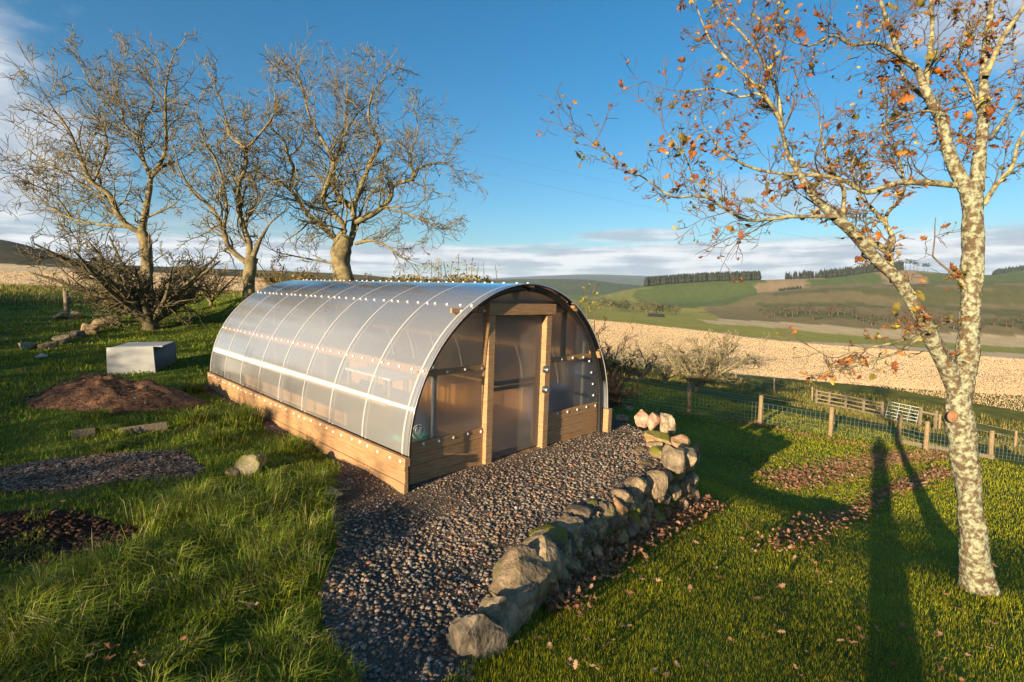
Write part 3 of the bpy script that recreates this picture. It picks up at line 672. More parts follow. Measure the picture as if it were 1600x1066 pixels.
class Tree:
    def __init__(s, seed, up=.06, gnarl=.22, rmin=.004, tipsides=3):
        s.cap = [rmin * 1.2, rmin * 2.0, rmin * 4, rmin * 8]
        s.r = random.Random(seed); s.g = Geo(); s.tips = []; s.up = up; s.gn = gnarl; s.rmin = rmin; s.ts = tipsides
    def branch(s, p, d, L, r, lvl, step=None, drop=0.):
        R_ = s.r; n = (4, 5, 6, 7, 7)[min(lvl, 4)]; st = L / n; P = [np.array(p)]; d = np.array(d, float); D = [d]
        for i in range(n):
            k = s.gn * (1.0 if lvl else .7)
            d = d + np.array([R_.gauss(0, k), R_.gauss(0, k), R_.gauss(0, k) + s.up]); d /= np.linalg.norm(d)
            P.append(P[-1] + d * st); D.append(d)
        rad = np.maximum(np.linspace(r, max(r * .35, s.rmin), n + 1), s.rmin)
        s.g.tube(P, rad, s.ts if r < .02 else 5)
        if lvl <= 0: s.tips.append((P[-1], D[-1])); s.tips.append((P[len(P) // 2], D[len(P) // 2])); return
        s.kids(P, D, rad, L, lvl)
    def kids(s, P, D, rad, L, lvl, lo=.15, dens=None, ratio=(.4, .7)):
        R_ = s.r; n = max(2, int(round(dens if dens else R_.uniform(3, 5))))
        for q in range(n):
            f = lo + (1 - lo) * (q + R_.random() * .8) / n; i = min(len(P) - 2, int(f * (len(P) - 1)))
            d = D[i]; a = np.array([R_.gauss(0, 1) for _ in range(3)]); a -= d * (a @ d); a /= np.linalg.norm(a) + 1e-9
            th = R_.uniform(.5, 1.05); nd_ = d * math.cos(th) + a * math.sin(th)
            s.branch(P[i], nd_, L * R_.uniform(*ratio) * (1.1 - .45 * f), max(min(rad[i] * .5, s.cap[min(lvl, 4) - 1]), s.rmin), lvl - 1)
def limb3(pxs, dep, r0, r1, jit, rnd, wob=.0):
    """a limb traced in the photo; dep = depth(s) at its start and end"""
    n = len(pxs); ds = np.linspace(dep[0], dep[1], n)
    P = np.array([pt(a, b, t) for (a, b), t in zip(pxs, ds)]); P[1:-1] += np.array([[rnd.gauss(0, jit), rnd.gauss(0, jit), rnd.gauss(0, jit)] for _ in range(n - 2)]).reshape(-1, 3)
    P = catmull(P, 4); rad = np.linspace(r0, r1, len(P)); return P, rad
def big_tree(name, label, base_t, trunk, limbs, m, seed, twig=2, klen=1.5, dens=1.0, group=None, rmin=.006, cat='tree', gn=.30, foot=None, lw=.64, m2=None, m3=None, nk=None, lk_=1.):
    T = Tree(seed, gnarl=gn, rmin=rmin); rnd = random.Random(seed)
    base = foot if foot is not None else pt(*trunk[0][:2], base_t)
    root = empty(name, base, label, cat, group); off = -np.array(base)
    def mk(nm, P, rad, sides=10, m=m):
        g = Geo(); V, Q = tubearr(np.array(P) + off, rad, sides)
        if sides >= 10:   # swell and ridges in the bark
            ph = V @ np.array([9.1, 7.3, 5.7]); ctr = np.repeat(np.array(P) + off, sides, 0); V = ctr + (V - ctr) * (1 + .07 * np.sin(ph) + .05 * np.sin(ph * 2.3))[:, None]
        
        if sides > 20:
            th_ = np.tile(np.arange(sides), len(P)) * (6.283 / sides); zz_ = np.repeat(np.arange(len(P)), sides) * .9
            V = ctr + (V - ctr) * (1 + .10 * (vnoise(th_ * 5, zz_, 1.0, 3) - .5) + .16 * (vnoise(th_ * 7, zz_ * .45, .5, 5) - .5) * (vnoise(th_ * 2, zz_ * .2, .8, 9)))[:, None]
        g.add(V, Q); return g.make(nm, m, root, True)
    tp = np.array([pt(a, b, base_t) for a, b, _ in trunk]); tr = np.array([(lw + .07) * w_ / 2 * base_t / F for _, _, w_ in trunk])
    if foot is not None: tp[0] = foot
    tp = np.concatenate([[tp[0] - (0, 0, .25)], tp[:1], [tp[0] + (tp[1] - tp[0]) * .35], tp[1:]]); tr = np.concatenate([[tr[0] * 1.5], [tr[0] * 1.22], [tr[0] * 1.02], tr[1:]])
    P = catmull(tp, 14 if nk else 4); rad = np.interp(np.linspace(0, len(tp) - 1, len(P)), np.arange(len(tp)), tr); mk('trunk', P, rad, 44 if nk else 14)
    for pxs, w0, w1, dd, kd in limbs:
        P, rad = limb3(pxs, (base_t + dd[0], base_t + dd[1]), lw * lk_ * w0 / 2 * base_t / F, lw * lk_ * w1 * .7 / 2 * base_t / F, .01 * base_t / 4, rnd)
        mk('limb', P, rad, 10 if w0 > 8 else 6, m if (m2 is None or w0 > 26) else m2)
        D = np.gradient(P, axis=0); D /= np.linalg.norm(D, axis=1)[:, None]
        Ls = np.linalg.norm(np.diff(P, axis=0), axis=1).sum()
        T.kids(list(P), list(D), rad * .8, klen * (.6 + .12 * Ls) * kd, twig, lo=.10, dens=max(3, Ls * 3.0 * dens * kd), ratio=(.45, 1.1))
        T.branch(P[-1], D[-1], klen * .7, rad[-1], 2)
    for i in range(len(T.g.V)): T.g.V[i] = T.g.V[i] + off
    c = T.g.make('crown', m3 or m, root); c['kind'] = 'stuff'
    return root, T, off
# three bare ash-like trees behind the greenhouse, limbs traced from the photograph
A = [([(221, 364), (232, 319), (236, 277)], 19, 15, (0, 0), .6), ([(236, 277), (225, 247), (216, 217), (225, 191), (236, 157), (229, 109)], 11, 4, (0, 1.5), 1),
     ([(236, 277), (255, 236), (262, 187), (259, 142), (266, 100)], 10, 4, (0, -1.5), 1), ([(216, 217), (195, 199), (169, 165), (146, 131), (125, 100)], 7, 3, (.5, 0), 1),
     ([(221, 364), (191, 345), (165, 307), (146, 285), (124, 244), (109, 202), (80, 172), (62, 135)], 15, 3, (0, -1.6), 1), ([(165, 307), (150, 300), (120, 285), (90, 262), (60, 250), (45, 235)], 7, 3, (-.5, 1.4), 1),
     ([(210, 356), (150, 351), (109, 341), (75, 319), (35, 300)], 8, 3, (0, 1.2), 1), ([(112, 341), (82, 307), (49, 290), (28, 277)], 5, 2, (.6, -1), .8),
     ([(229, 340), (262, 328), (280, 312)], 6, 3, (0, -1), .7), ([(195, 199), (190, 170), (180, 140), (190, 105)], 5, 3, (.6, 2), 1), ([(146, 285), (160, 250), (165, 215), (150, 180)], 6, 3, (-.6, -2.2), 1)]
treeA, TA, _ = big_tree('bare_tree', 'bare spreading tree rising behind the dark thorn bush', 19.5, [(226, 470, 30), (229, 430, 24), (229, 390, 22), (221, 364, 23)], A, m_bark_o, 11, twig=3, klen=2.10, dens=1.35, rmin=.0098, foot=np.array([*pt(226, 470, 19.5)[:2], gz(*pt(226, 470, 19.5)[:2])]))
B = [([(395, 402), (408, 376), (416, 359)], 15, 8, (0, .2), .15), ([(391, 405), (389, 380), (380, 357), (378, 324), (371, 290), (378, 264), (378, 230), (357, 211), (346, 174), (335, 132)], 17, 3, (0, .8), 1),
     ([(378, 230), (387, 226), (406, 207), (425, 181), (430, 150)], 7, 3, (.5, -.6), 1), ([(378, 324), (384, 297), (395, 282), (402, 255)], 6, 3, (.2, 1.2), .8), ([(384, 410), (361, 387), (350, 357), (335, 335), (316, 309), (294, 290), (278, 260), (272, 232)], 14, 3, (0, -1), 1),
     ([(350, 357), (350, 320), (344, 275), (335, 245), (316, 222), (308, 180)], 8, 3, (0, -1.5), 1), ([(346, 352), (335, 352), (328, 360)], 6, 4, (0, -.2), .1), ([(371, 290), (360, 262), (352, 235), (352, 190)], 6, 3, (.4, 2), 1)]
treeB, TB, _ = big_tree('bare_tree', 'slender bare tree with a broken limb stub, between its two larger neighbours', 18.5, [(387, 470, 26), (389, 440, 25), (391, 417, 25), (394, 402, 28)], B, m_bark_o, 12, twig=3, klen=1.75, dens=1.35, rmin=.0098, foot=np.array([*pt(387, 470, 18.5)[:2], gz(*pt(387, 470, 18.5)[:2])]))
Cc = [([(534, 388), (518, 366), (485, 337), (453, 297), (428, 281), (402, 278)], 17, 4, (0, .6), 1), ([(453, 297), (459, 265), (452, 244), (439, 219), (425, 194), (421, 162)], 10, 3, (.4, -1), 1), ([(452, 244), (471, 222), (470, 190)], 5, 3, (0, 1), .9),
      ([(530, 375), (535, 354), (510, 319), (507, 297), (521, 258), (507, 222), (482, 183), (471, 140), (462, 112)], 16, 3, (0, -1.3), 1), ([(540, 392), (552, 358), (551, 326), (528, 308), (518, 283), (523, 251), (539, 212), (542, 162), (542, 115)], 17, 3, (0, 1.4), 1),
      ([(552, 340), (557, 319), (567, 280), (578, 251), (589, 219), (578, 190), (585, 144), (605, 118)], 14, 3, (0, -.6), 1), ([(555, 348), (585, 333), (607, 312), (614, 290), (646, 283), (657, 262), (685, 255), (708, 264)], 15, 3, (0, .6), 1),
      ([(595, 325), (635, 337), (665, 344), (690, 356)], 6, 3, (.2, -1), 1), ([(555, 381), (578, 376), (610, 383), (632, 404)], 9, 3, (0, -.8), .9), ([(520, 412), (471, 401), (440, 396)], 6, 3, (0, -.5), .9), ([(646, 283), (640, 245), (655, 205), (645, 165)], 6, 3, (.4, 1.5), 1), ([(539, 212), (555, 180), (580, 160)], 6, 3, (.6, 2.4), 1)]
treeC, TC, _ = big_tree('bare_tree', 'broad round-headed bare tree standing directly behind the greenhouse ridge', 20.5, [(541, 470, 44), (538, 436, 41), (532, 412, 40), (533, 392, 42), (538, 378, 40), (541, 368, 30)], Cc, m_bark_o, 13, twig=3, klen=2.24, dens=1.35, rmin=.0098, foot=np.array([*pt(541, 470, 20.5)[:2], gz(*pt(541, 470, 20.5)[:2])]))

def shrub(name, label, foot, stems, H, spread, m, seed, lvl=3, r0=.09, up=.05, gn=.2, cat='shrub', group=None, lean=(0, 0), rmin=.006, kn=None, low=.3):
    root = empty(name, foot, label, cat, group); rnd = random.Random(seed); T = Tree(seed, up=up, gnarl=gn, rmin=rmin)
    g = Geo(); V, Q = tubearr([(0, 0, -.15), (0, 0, .1), (lean[0] * .1, lean[1] * .1, H * .13)], [r0 * 1.5, r0 * 1.25, r0 * 1.1], 10); g.add(V, Q)
    for k in range(stems):
        a = 6.283 * (k + rnd.random() * .7) / stems; hz = rnd.uniform(low, 1.) * spread
        end = np.array([math.cos(a) * hz + lean[0], math.sin(a) * hz + lean[1], H * rnd.uniform(.55, .95) * (1.05 - .45 * hz / spread)])
        st = np.array([math.cos(a) * r0 * .6, math.sin(a) * r0 * .6, H * .07]); mid = st + (end - st) * .45 + np.array([rnd.gauss(0, .08), rnd.gauss(0, .08), rnd.gauss(0, .05)]) * H * .5
        P = catmull([st, mid, end], 5); rad = np.linspace(r0 * rnd.uniform(.5, .8), max(rmin * 1.5, r0 * .12), len(P)); g.tube(P, rad, 6)
        D = np.gradient(P, axis=0); D /= np.linalg.norm(D, axis=1)[:, None]; L = np.linalg.norm(end - st)
        T.kids(list(P), list(D), rad * .8, L * .62, lvl - 1, lo=.2, dens=kn or 7, ratio=(.45, .9))
    g.make('trunk', m, root, True); c = T.g.make('crown', m, root); c['kind'] = 'stuff'; return root, T
b0 = G(236, 514)
shrub('thorn_bush', 'dense dark twiggy thorn bush on a stout forked trunk', b0, 18, 4.0, 3.5, m_bark_d, 21, lvl=4, r0=.20, up=.07, gn=.36, lean=(-.4, 0), rmin=.009, kn=9)
p = G(1088, 612); shrub('orchard_tree', 'pale lichen-covered fruit tree with many stems beyond the stock fence', p, 13, 4.3, 3.0, m_bark_p, 31, lvl=4, r0=.10, up=.05, gn=.2, cat='tree', lean=(.6, 0), rmin=.013, kn=8)
p = pt(945, 592, 15); p[2] = gz(p[0], p[1]); shrub('orchard_tree', 'dark red-twigged small fruit tree beside the greenhouse arch', p, 10, 3.3, 1.35, m_bark_r, 32, lvl=4, r0=.06, up=.06, cat='tree', lean=(.1, 0), rmin=.008, kn=8)
for px, py, t, H, sd_, lb in ((1000, 572, 27, 3.4, 33, 'small grey fruit tree with a white split trunk behind the red-twigged one'), (1040, 575, 30, 3.5, 34, 'thin grey fruit tree half hidden behind the pale many-stemmed one')):
    p = pt(px, py, t); p[2] = gz(p[0], p[1]); shrub('orchard_tree', lb, p, 6, H, 1.3, m_bark_p, sd_, lvl=3, r0=.07, cat='tree', rmin=.012, kn=8)
for px, t, H, sd_, lb in ((330, 22, 2.6, 35, 'tangled brown shrub between the thorn bush and the slender tree'), (437, 23, 2.3, 36, 'low twiggy shrub between the slender tree and the round-headed tree'), (598, 23, 1.9, 37, 'low twiggy shrub under the right side of the round-headed tree')):
    p = pt(px, 480, t); p[2] = gz(p[0], p[1]); shrub('twiggy_shrub', lb, p, 8, H, 1.5, m_bark_o, sd_, lvl=3, r0=.06, rmin=.009, kn=9)

# the near oak
OT = 5.35
OL = [([(1497, 620), (1478, 570), (1458, 530), (1440, 500), (1400, 442), (1370, 408), (1335, 368), (1300, 332), (1270, 305), (1250, 275), (1232, 240), (1222, 205)], 40, 9, (0, -.3), .35),
      ([(1222, 205), (1212, 175), (1190, 140), (1140, 95), (1110, 60), (1088, 10)], 9, 3, (-.3, -.6), 1), ([(1222, 205), (1216, 150), (1190, 100), (1165, 60), (1130, 20), (1110, -20)], 8, 3, (-.3, .2), 1),
      ([(1398, 440), (1392, 415), (1384, 393), (1350, 370), (1318, 345), (1313, 300), (1300, 265), (1285, 235), (1280, 190)], 19, 4, (0, -.2), .8), ([(1318, 345), (1290, 330), (1268, 316), (1245, 300)], 8, 3, (-.1, .2), .8),
      ([(1388, 392), (1393, 372), (1385, 350), (1390, 330), (1410, 312), (1415, 290)], 13, 6, (0, .25), .6), ([(1385, 350), (1362, 325), (1345, 308), (1335, 280), (1320, 250)], 9, 3, (.1, .5), 1),
      ([(1492, 290), (1450, 286), (1400, 286), (1352, 297), (1320, 285), (1280, 275), (1232, 270), (1180, 260), (1130, 238), (1100, 200)], 14, 4, (0, -.4), .9),
      ([(1306, 338), (1265, 339), (1230, 340), (1200, 343), (1165, 345), (1140, 330), (1115, 312), (1085, 275), (1065, 240), (1045, 212)], 9, 3, (-.25, -.6), 1), ([(1112, 309), (1080, 306), (1050, 305), (1010, 285), (975, 258), (942, 236)], 6, 2, (-.5, -.7), .9),
      ([(1222, 195), (1195, 150), (1160, 151), (1115, 141), (1070, 143)], 7, 3, (-.3, 0), 1), ([(1415, 290), (1400, 240), (1390, 215), (1385, 180), (1388, 130)], 6, 3, (.25, .6), 1),
      ([(1512, 300), (1495, 262), (1480, 225), (1465, 190), (1450, 150), (1438, 108), (1410, 85), (1390, 45), (1372, 0), (1366, -60)], 28, 8, (0, .1), .6), ([(1447, 140), (1449, 100), (1456, 50), (1452, 0), (1458, -50)], 12, 8, (.05, .3), .8),
      ([(1432, 105), (1400, 80), (1372, 68), (1330, 72), (1300, 60), (1262, 72), (1230, 60)], 9, 3, (.1, -.4), 1), ([(1508, 300), (1490, 260), (1478, 220), (1462, 170), (1425, 140), (1410, 105), (1400, 60)], 16, 5, (.1, .5), .7),
      ([(1525, 300), (1530, 230), (1535, 180), (1536, 120), (1546, 60), (1556, -40)], 28, 14, (0, .1), .6), ([(1533, 185), (1512, 130), (1500, 92), (1510, 55), (1500, 20)], 10, 4, (.05, .4), 1),
      ([(1540, 120), (1565, 60), (1602, 0), (1620, -40)], 13, 7, (0, -.2), .8), ([(1537, 320), (1558, 288), (1580, 262), (1586, 225), (1612, 180)], 11, 5, (0, -.3), 1), ([(1545, 220), (1580, 170), (1610, 140)], 7, 4, (.1, .4), 1),
      ([(1478, 178), (1440, 175), (1400, 190), (1350, 215), (1330, 260)], 6, 3, (.1, -.4), 1), ([(1485, 502), (1450, 512), (1402, 534), (1350, 548), (1318, 556)], 9, 3, (-.05, -.4), .55), ([(1446, 520), (1410, 545), (1370, 560), (1330, 578), (1300, 570)], 6, 2, (-.1, -.6), .6),
      ([(1512, 455), (1492, 432), (1484, 424)], 12, 8, (0, -.05), .05)]
oak, TO, ooff = big_tree('oak_tree', 'lichen-covered oak with forked trunk and sparse orange leaves on the lawn', OT,
    [(1528, 925, 62), (1524, 870, 54), (1517, 800, 51), (1506, 710, 52), (1499, 650, 56), (1500, 610, 52), (1511, 560, 42), (1516, 480, 40), (1520, 400, 42), (1520, 340, 43), (1516, 292, 40)],
    OL, m_bark_l, 14, twig=3, klen=.92, dens=2.6, rmin=.0026, gn=.27, foot=G(1528, 925), lw=.58, m2=m_bark_ol, m3=m_twig, nk=1, lk_=1.22)
kn = lathe('knot_scar', [(.001, .012), (.03, .012), (.035, .02), (.05, .018), (.058, -.02)], mat('sawn_wood', (.30, .15, .07), (.17, .09, .05), scale=14, rough=.9, bump=.4), oak, 18)
kp = pt(1488, 651, OT - .19); kn.location = kp + ooff; kn.scale = (.75, 1.1, 1); kn.rotation_euler = Vector(tuple(-(kp - np.array([-.8, 0, CAMZ])))).to_track_quat('Z', 'Y').to_euler()
kn['label'] = 'brown oval scar where a limb was sawn off'
def leafmat(n, a, b):
    m = mat(n, a, b, scale=25, rough=.6, spec=.25); t = m.node_tree; nn = t.nodes; l = t.links; p_ = nn['Principled BSDF']
    tl = nn.new('ShaderNodeBsdfTranslucent'); tl.inputs[0].default_value = (*[min(1, c * 1.3) for c in a], 1); mx = nn.new('ShaderNodeMixShader'); mx.inputs[0].default_value = .35
    l.new(p_.outputs[0], mx.inputs[1]); l.new(tl.outputs[0], mx.inputs[2]); l.new(mx.outputs[0], nn['Material Output'].inputs[0]); return m
LM = [leafmat('orange_leaf', (.44, .165, .03), (.28, .09, .02)), leafmat('amber_leaf', (.46, .24, .04), (.30, .13, .025)), leafmat('rust_leaf', (.30, .10, .035), (.18, .06, .025)), leafmat('olive_leaf', (.24, .20, .03), (.14, .11, .02)), leafmat('yellow_leaf', (.62, .44, .06), (.45, .28, .04))]
FM = [leafmat('fallen_brown', (.33, .185, .10), (.21, .115, .065)), leafmat('fallen_tan', (.44, .29, .17), (.30, .18, .10)), leafmat('fallen_rust', (.35, .155, .075), (.21, .10, .05))]
def leafarr(seed, curl):
    """lobed oak leaf, about 1 long, a centre line and two lobed edges"""
    r = np.random.default_rng(seed); n = 9; t = np.linspace(0, 1, n); wd = .30 * np.sin(np.pi * np.clip(t * .92 + .06, 0, 1)) ** .8 * (.78 + .30 * np.cos(np.arange(n) * np.pi)) + .015
    bend = r.uniform(-.5, .5)
    z = curl * (t - .5) ** 2 + .05 * np.sin(t * 9); x = bend * .2 * t * t
    V = np.concatenate([np.stack([x, t, z], 1), np.stack([x + wd, t + .04, z + curl * .35 * wd * 2 + .03 * r.normal(size=n)], 1), np.stack([x - wd, t + .04, z + curl * .35 * wd * 2 + .03 * r.normal(size=n)], 1)])
    Q = [q for i in range(n - 1) for q in ((i, i + 1, n + i + 1, n + i), (i + 1, i, 2 * n + i, 2 * n + i + 1))]
    return V, np.array(Q)
LEAF = [leafarr(i, c) for i, c in enumerate((.5, .9, -.6, 1.3, .2, -1.0))]
def leafmeshes(mats, nm):
    out = []
    for m in mats:
        for V, Q in LEAF:
            me = npmesh(nm, V, Q, None, True); me.materials.append(m); out.append(me)
    return out
OLM = leafmeshes(LM, 'leaf'); rl = random.Random(99)
tips = TO.tips[:]; rl.shuffle(tips)
cnt = 0; lg = [Geo() for _ in LM]
def eul(r): return (r.uniform(-1.3, 1.3), r.uniform(-1.3, 1.3), r.uniform(0, 6.28))
picked = tips[:300]
def weight(): return rl.choices(range(5), (19, 20, 33, 20, 8))[0]
for P_, D_ in picked:
    mi = weight(); o = link('leaf', OLM[mi * 6 + rl.randrange(6)], oak); o.location = P_ + ooff
    s_ = rl.uniform(.075, .135); o.scale = (s_, s_, s_); o.rotation_euler = eul(rl)
from mathutils import Euler
g = [Geo() for _ in LM]
for P_, D_ in tips[300:300 + 1700]:
    mi = weight(); V, Q = LEAF[rl.randrange(6)]; s_ = rl.uniform(.035, .07); M3 = np.array(Euler(eul(rl)).to_matrix())
    g[mi].add((V * s_) @ M3.T + np.array(P_) + ooff, Q)
for gg in g:
    i = g.index(gg); o = gg.make('small_leaves', LM[i], oak, True); o['kind'] = 'stuff'

# ------------------------------------------------------------------ gravel, grass, leaf litter, chips
ico = bmesh.new(); bmesh.ops.create_icosphere(ico, subdivisions=1, radius=1); IV = np.array([v.co for v in ico.verts]); IT = np.array([[v.index for v in f.verts] for f in ico.faces]); ico.free()
def scatter_rocks(name, xy, size, cols, label, cat, m, sink=.3, flat=.55):
    n = len(xy); k = len(IV); z = gnear(xy[:, 0], xy[:, 1])
    A_ = rng.normal(size=(n, 3, 3)); q, _ = np.linalg.qr(A_)
    V = IV[None] * (1 + rng.uniform(-.5, .3, (n, k, 1))); V = V * np.stack([np.ones(n), rng.uniform(.6, 1, n), rng.uniform(.45, .9, n)], 1)[:, None]
    V = np.einsum('nij,nkj->nki', q, V) * size[:, None, None]; V[..., 2] *= flat
    V += np.stack([xy[:, 0], xy[:, 1], z + size * (.5 - sink)], 1)[:, None]
    T = (IT[None] + (np.arange(n) * k)[:, None, None]).reshape(-1, 3)
    o = link(name, npmesh(name, V.reshape(-1, 3), T, np.repeat(cols, k, 0)), None, m); return tag(o, label, cat, kind='stuff')
def sample(poly, n, fn=None):
    P = np.array(poly)[:, :2]; lo, hi = P.min(0), P.max(0); out = np.zeros((0, 2))
    while len(out) < n:
        q = rng.uniform(lo, hi, (n * 2, 2)); k = inpoly(q[:, 0], q[:, 1], poly)
        if fn is not None: k &= fn(q[:, 0], q[:, 1])
        if not k.any(): break
        out = np.concatenate([out, q[k]])
    return out[:n]
def outside_gh(x, y):
    u, v = uv(x, y); return ~((u > -.03) & (u < 7.3) & (v > -.06) & (v < 4.06))
m_grav = mat('gravel', None, attr=True, scale=30, rough=.95, bump=.3, amp=.7, spec=.1)
def near(x, y): return rng.random(np.shape(x)) < np.clip(5.0 / np.maximum(np.hypot(x, y), 1), .25, 1)
gp = sample(GRAVEL, 21500, lambda x, y: outside_gh(x, y) & (y > 1.2) & near(x, y))
n = len(gp); pick = rng.random(n); gc = np.empty((n, 3))
gc[:] = np.array([.155, .134, .118]) * rng.uniform(.5, 1.6, (n, 1))
for lo_, hi_, c in ((.54, .72, (.27, .165, .11)), (.72, .84, (.22, .18, .135)), (.84, .90, (.23, .19, .13)), (.90, .935, (.30, .14, .09)), (.935, .95, (.42, .38, .32))):
    k = (pick > lo_) & (pick <= hi_); gc[k] = np.array(c) * rng.uniform(.7, 1.25, (k.sum(), 1))
u_, v_ = uv(gp[:, 0], gp[:, 1]); fin = np.clip(np.minimum(np.abs(u_), np.abs(v_)) / .9, 0, 1)
size = (.009 + .026 * rng.random(n) ** 2.8) * (.55 + .45 * np.where((u_ > -.9) & (u_ < 7.4), fin, 1))
scatter_rocks('gravel', gp, size, gc, 'dark angular gravel with reddish chips covering the terrace', 'gravel', m_grav)

m_blade = mat('grass_blades', None, attr=True, scale=2, rough=.55, spec=.25, amp=.5)
def add_transl(m, f):
    t = m.node_tree; nn = t.nodes; l = t.links; p_ = nn['Principled BSDF']; src = p_.inputs['Base Color'].links[0].from_socket
    tl = nn.new('ShaderNodeBsdfTranslucent'); l.new(src, tl.inputs[0]); mx = nn.new('ShaderNodeMixShader'); mx.inputs[0].default_value = f
    l.new(p_.outputs[0], mx.inputs[1]); l.new(tl.outputs[0], mx.inputs[2]); l.new(mx.outputs[0], nn['Material Output'].inputs[0])
add_transl(m_blade, .3)
def blades(name, xy, h, wd, lean, cols, label, segs=2, dirv=None, z=None):
    n = len(xy); z = gnear(xy[:, 0], xy[:, 1]) if z is None else z
    a = rng.uniform(0, 2 * np.pi, n) if dirv is None else dirv; d = np.stack([np.cos(a), np.sin(a), np.zeros(n)], 1)
    b = a + np.pi / 2 + rng.normal(0, .6, n); s = np.stack([np.cos(b), np.sin(b), np.zeros(n)], 1) * wd[:, None] / 2
    p = np.stack([xy[:, 0], xy[:, 1], z - .01], 1)
    if segs == 1:
        tip = p + d * (lean * h)[:, None] + np.array([0, 0, 1]) * (h * np.sqrt(np.clip(1 - lean ** 2, .1, 1)))[:, None]
        V = np.stack([p - s, p + s, tip], 1); T = np.arange(3)[None] + (np.arange(n) * 3)[:, None]; k = 3
    else:
        m1 = p + d * (lean * h * .30)[:, None] + np.array([0, 0, 1]) * (h * .55)[:, None]
        tip = p + d * (lean * h * 1.05)[:, None] + np.array([0, 0, 1]) * (h * (.95 - .55 * lean))[:, None]
        V = np.stack([p - s, p + s, m1 - s * .8, m1 + s * .8, tip], 1); k = 5
        T = (np.array([(0, 1, 3), (0, 3, 2), (2, 3, 4)])[None] + (np.arange(n) * 5)[:, None, None]).reshape(-1, 3)
    o = link(name, npmesh(name, V.reshape(-1, 3), T, np.repeat(cols, k, 0)), None, m_blade); return tag(o, label, 'grass', kind='stuff')
def gcol(n, base, var=.35, yellow=.12, dry=(.30, .22, .075)):
    c = np.array(base) * rng.uniform(1 - var, 1 + var, (n, 1)) * np.stack([rng.uniform(.8, 1.3, n), np.ones(n), rng.uniform(.6, 1.2, n)], 1)
    k = rng.random(n) < yellow; c[k] = np.array(dry) * rng.uniform(.6, 1.2, (k.sum(), 1)); return c
def wedge(n, r0, r1, a0, a1, p=1.0):
    r = r0 * (r1 / r0) ** (rng.random(n) ** p); a = np.radians(rng.uniform(a0, a1, n)); return np.stack([r * np.sin(a), r * np.cos(a)], 1)
def upper(x, y): return inpoly(x, y, UPPER)
# short lawn below the wall
q = wedge(370000, 2.2, 26, -20, 50); k = ~upper(q[:, 0], q[:, 1]) & (q[:, 1] > .8); q = q[k]
rd = np.hypot(q[:, 0], q[:, 1]); n = len(q); patch = vnoise(q[:, 0], q[:, 1], .45, 31) * .6 + vnoise(q[:, 0], q[:, 1], 1.7, 32) * .4
h = rng.uniform(.024, .05, n) * (.8 + .4 * patch) * (1 + rd / 30); wdt = rng.uniform(.0022, .0042, n) * np.maximum(1, rd / 4.0)
blades('lawn_grass', q, h, wdt, rng.uniform(.05, .6, n), gcol(n, (.31, .325, .013), .25, .05) * (.75 + .5 * patch)[:, None], 'short mown lawn grass below the stone wall', 1)
# long tufted grass on the upper side
MASK_POLY = [GRAVEL, CHIPS]
def upper_ok(x, y):
    k = upper(x, y) & outside_gh(x, y)
    for P_ in MASK_POLY: k &= ~inpoly(x, y, P_)
    k &= ~(inpoly(x, y, BARE) & (vnoise(x, y, .22, 77) < .62))
    k &= ((x - MOUND_C[0]) / 1.45) ** 2 + ((y - MOUND_C[1]) / .85) ** 2 > 1
    return k
q = wedge(235000, 1.9, 34, -50, 22, .9); q = q[upper_ok(q[:, 0], q[:, 1])]
rd = np.hypot(q[:, 0], q[:, 1]); n = len(q); patch = vnoise(q[:, 0], q[:, 1], .42, 41); pat2 = vnoise(q[:, 0], q[:, 1], 1.5, 42)
h = rng.uniform(.06, .14, n) * (.5 + 1.1 * patch * pat2 + .3 * patch); wdt = rng.uniform(.003, .0055, n) * np.maximum(1, rd / 4.0)
blades('rough_grass', q, h, wdt, rng.uniform(.2, .95, n), gcol(n, (.155, .215, .014), .35, .10) * (.7 + .5 * patch)[:, None], 'rough uneven green grass on the bank left of the gravel', 2)
# overhanging tussocks: each a whorl of long arching blades
tus = []
for px, py in [(430, 880), (300, 930), (360, 960), (200, 960), (120, 985), (420, 800), (330, 850), (250, 880), (150, 930), (470, 850), (390, 910), (500, 800), (60, 930), (340, 690), (450, 700), (300, 660), (380, 660), (230, 830), (440, 940), (480, 760), (100, 1010), (400, 850),
               (350, 790), (290, 800), (30, 990), (470, 900), (420, 760), (310, 620), (345, 600), (260, 905), (180, 890)]: tus.append((*G(px + random.uniform(-12, 12), py + random.uniform(-8, 8))[:2], random.uniform(.8, 1.25)))
for _ in range(150):
    x, y = wedge(1, 2.4, 13, -50, 5)[0]
    if upper_ok(np.array([x]), np.array([y]))[0]: tus.append((x, y, random.uniform(.35, .75)))
TX, TD, TH, TW = [], [], [], []
for x, y, s_ in tus:
    m_ = int(300 * s_); a = rng.uniform(0, 2 * np.pi, m_); rr_ = np.abs(rng.normal(0, .13 * s_, m_))
    TX.append(np.stack([x + rr_ * np.cos(a), y + rr_ * np.sin(a)], 1)); TD.append(a + rng.normal(.0, 1.1, m_) + .4); TH.append(rng.uniform(.16, .38, m_) * s_); TW.append(rng.uniform(.003, .006, m_) * max(1, math.hypot(x, y) / 5))
q = np.concatenate(TX); kk = upper_ok(q[:, 0], q[:, 1]); n = len(q)
cc_ = gcol(n, (.175, .235, .018), .4, .16, (.40, .36, .13))
blades('tussock_grass', q[kk], np.concatenate(TH)[kk], np.concatenate(TW)[kk], rng.uniform(.45, 1.1, n)[kk], cc_[kk], 'long arching tussocks of grass hanging over the bank', 2, np.concatenate(TD)[kk])
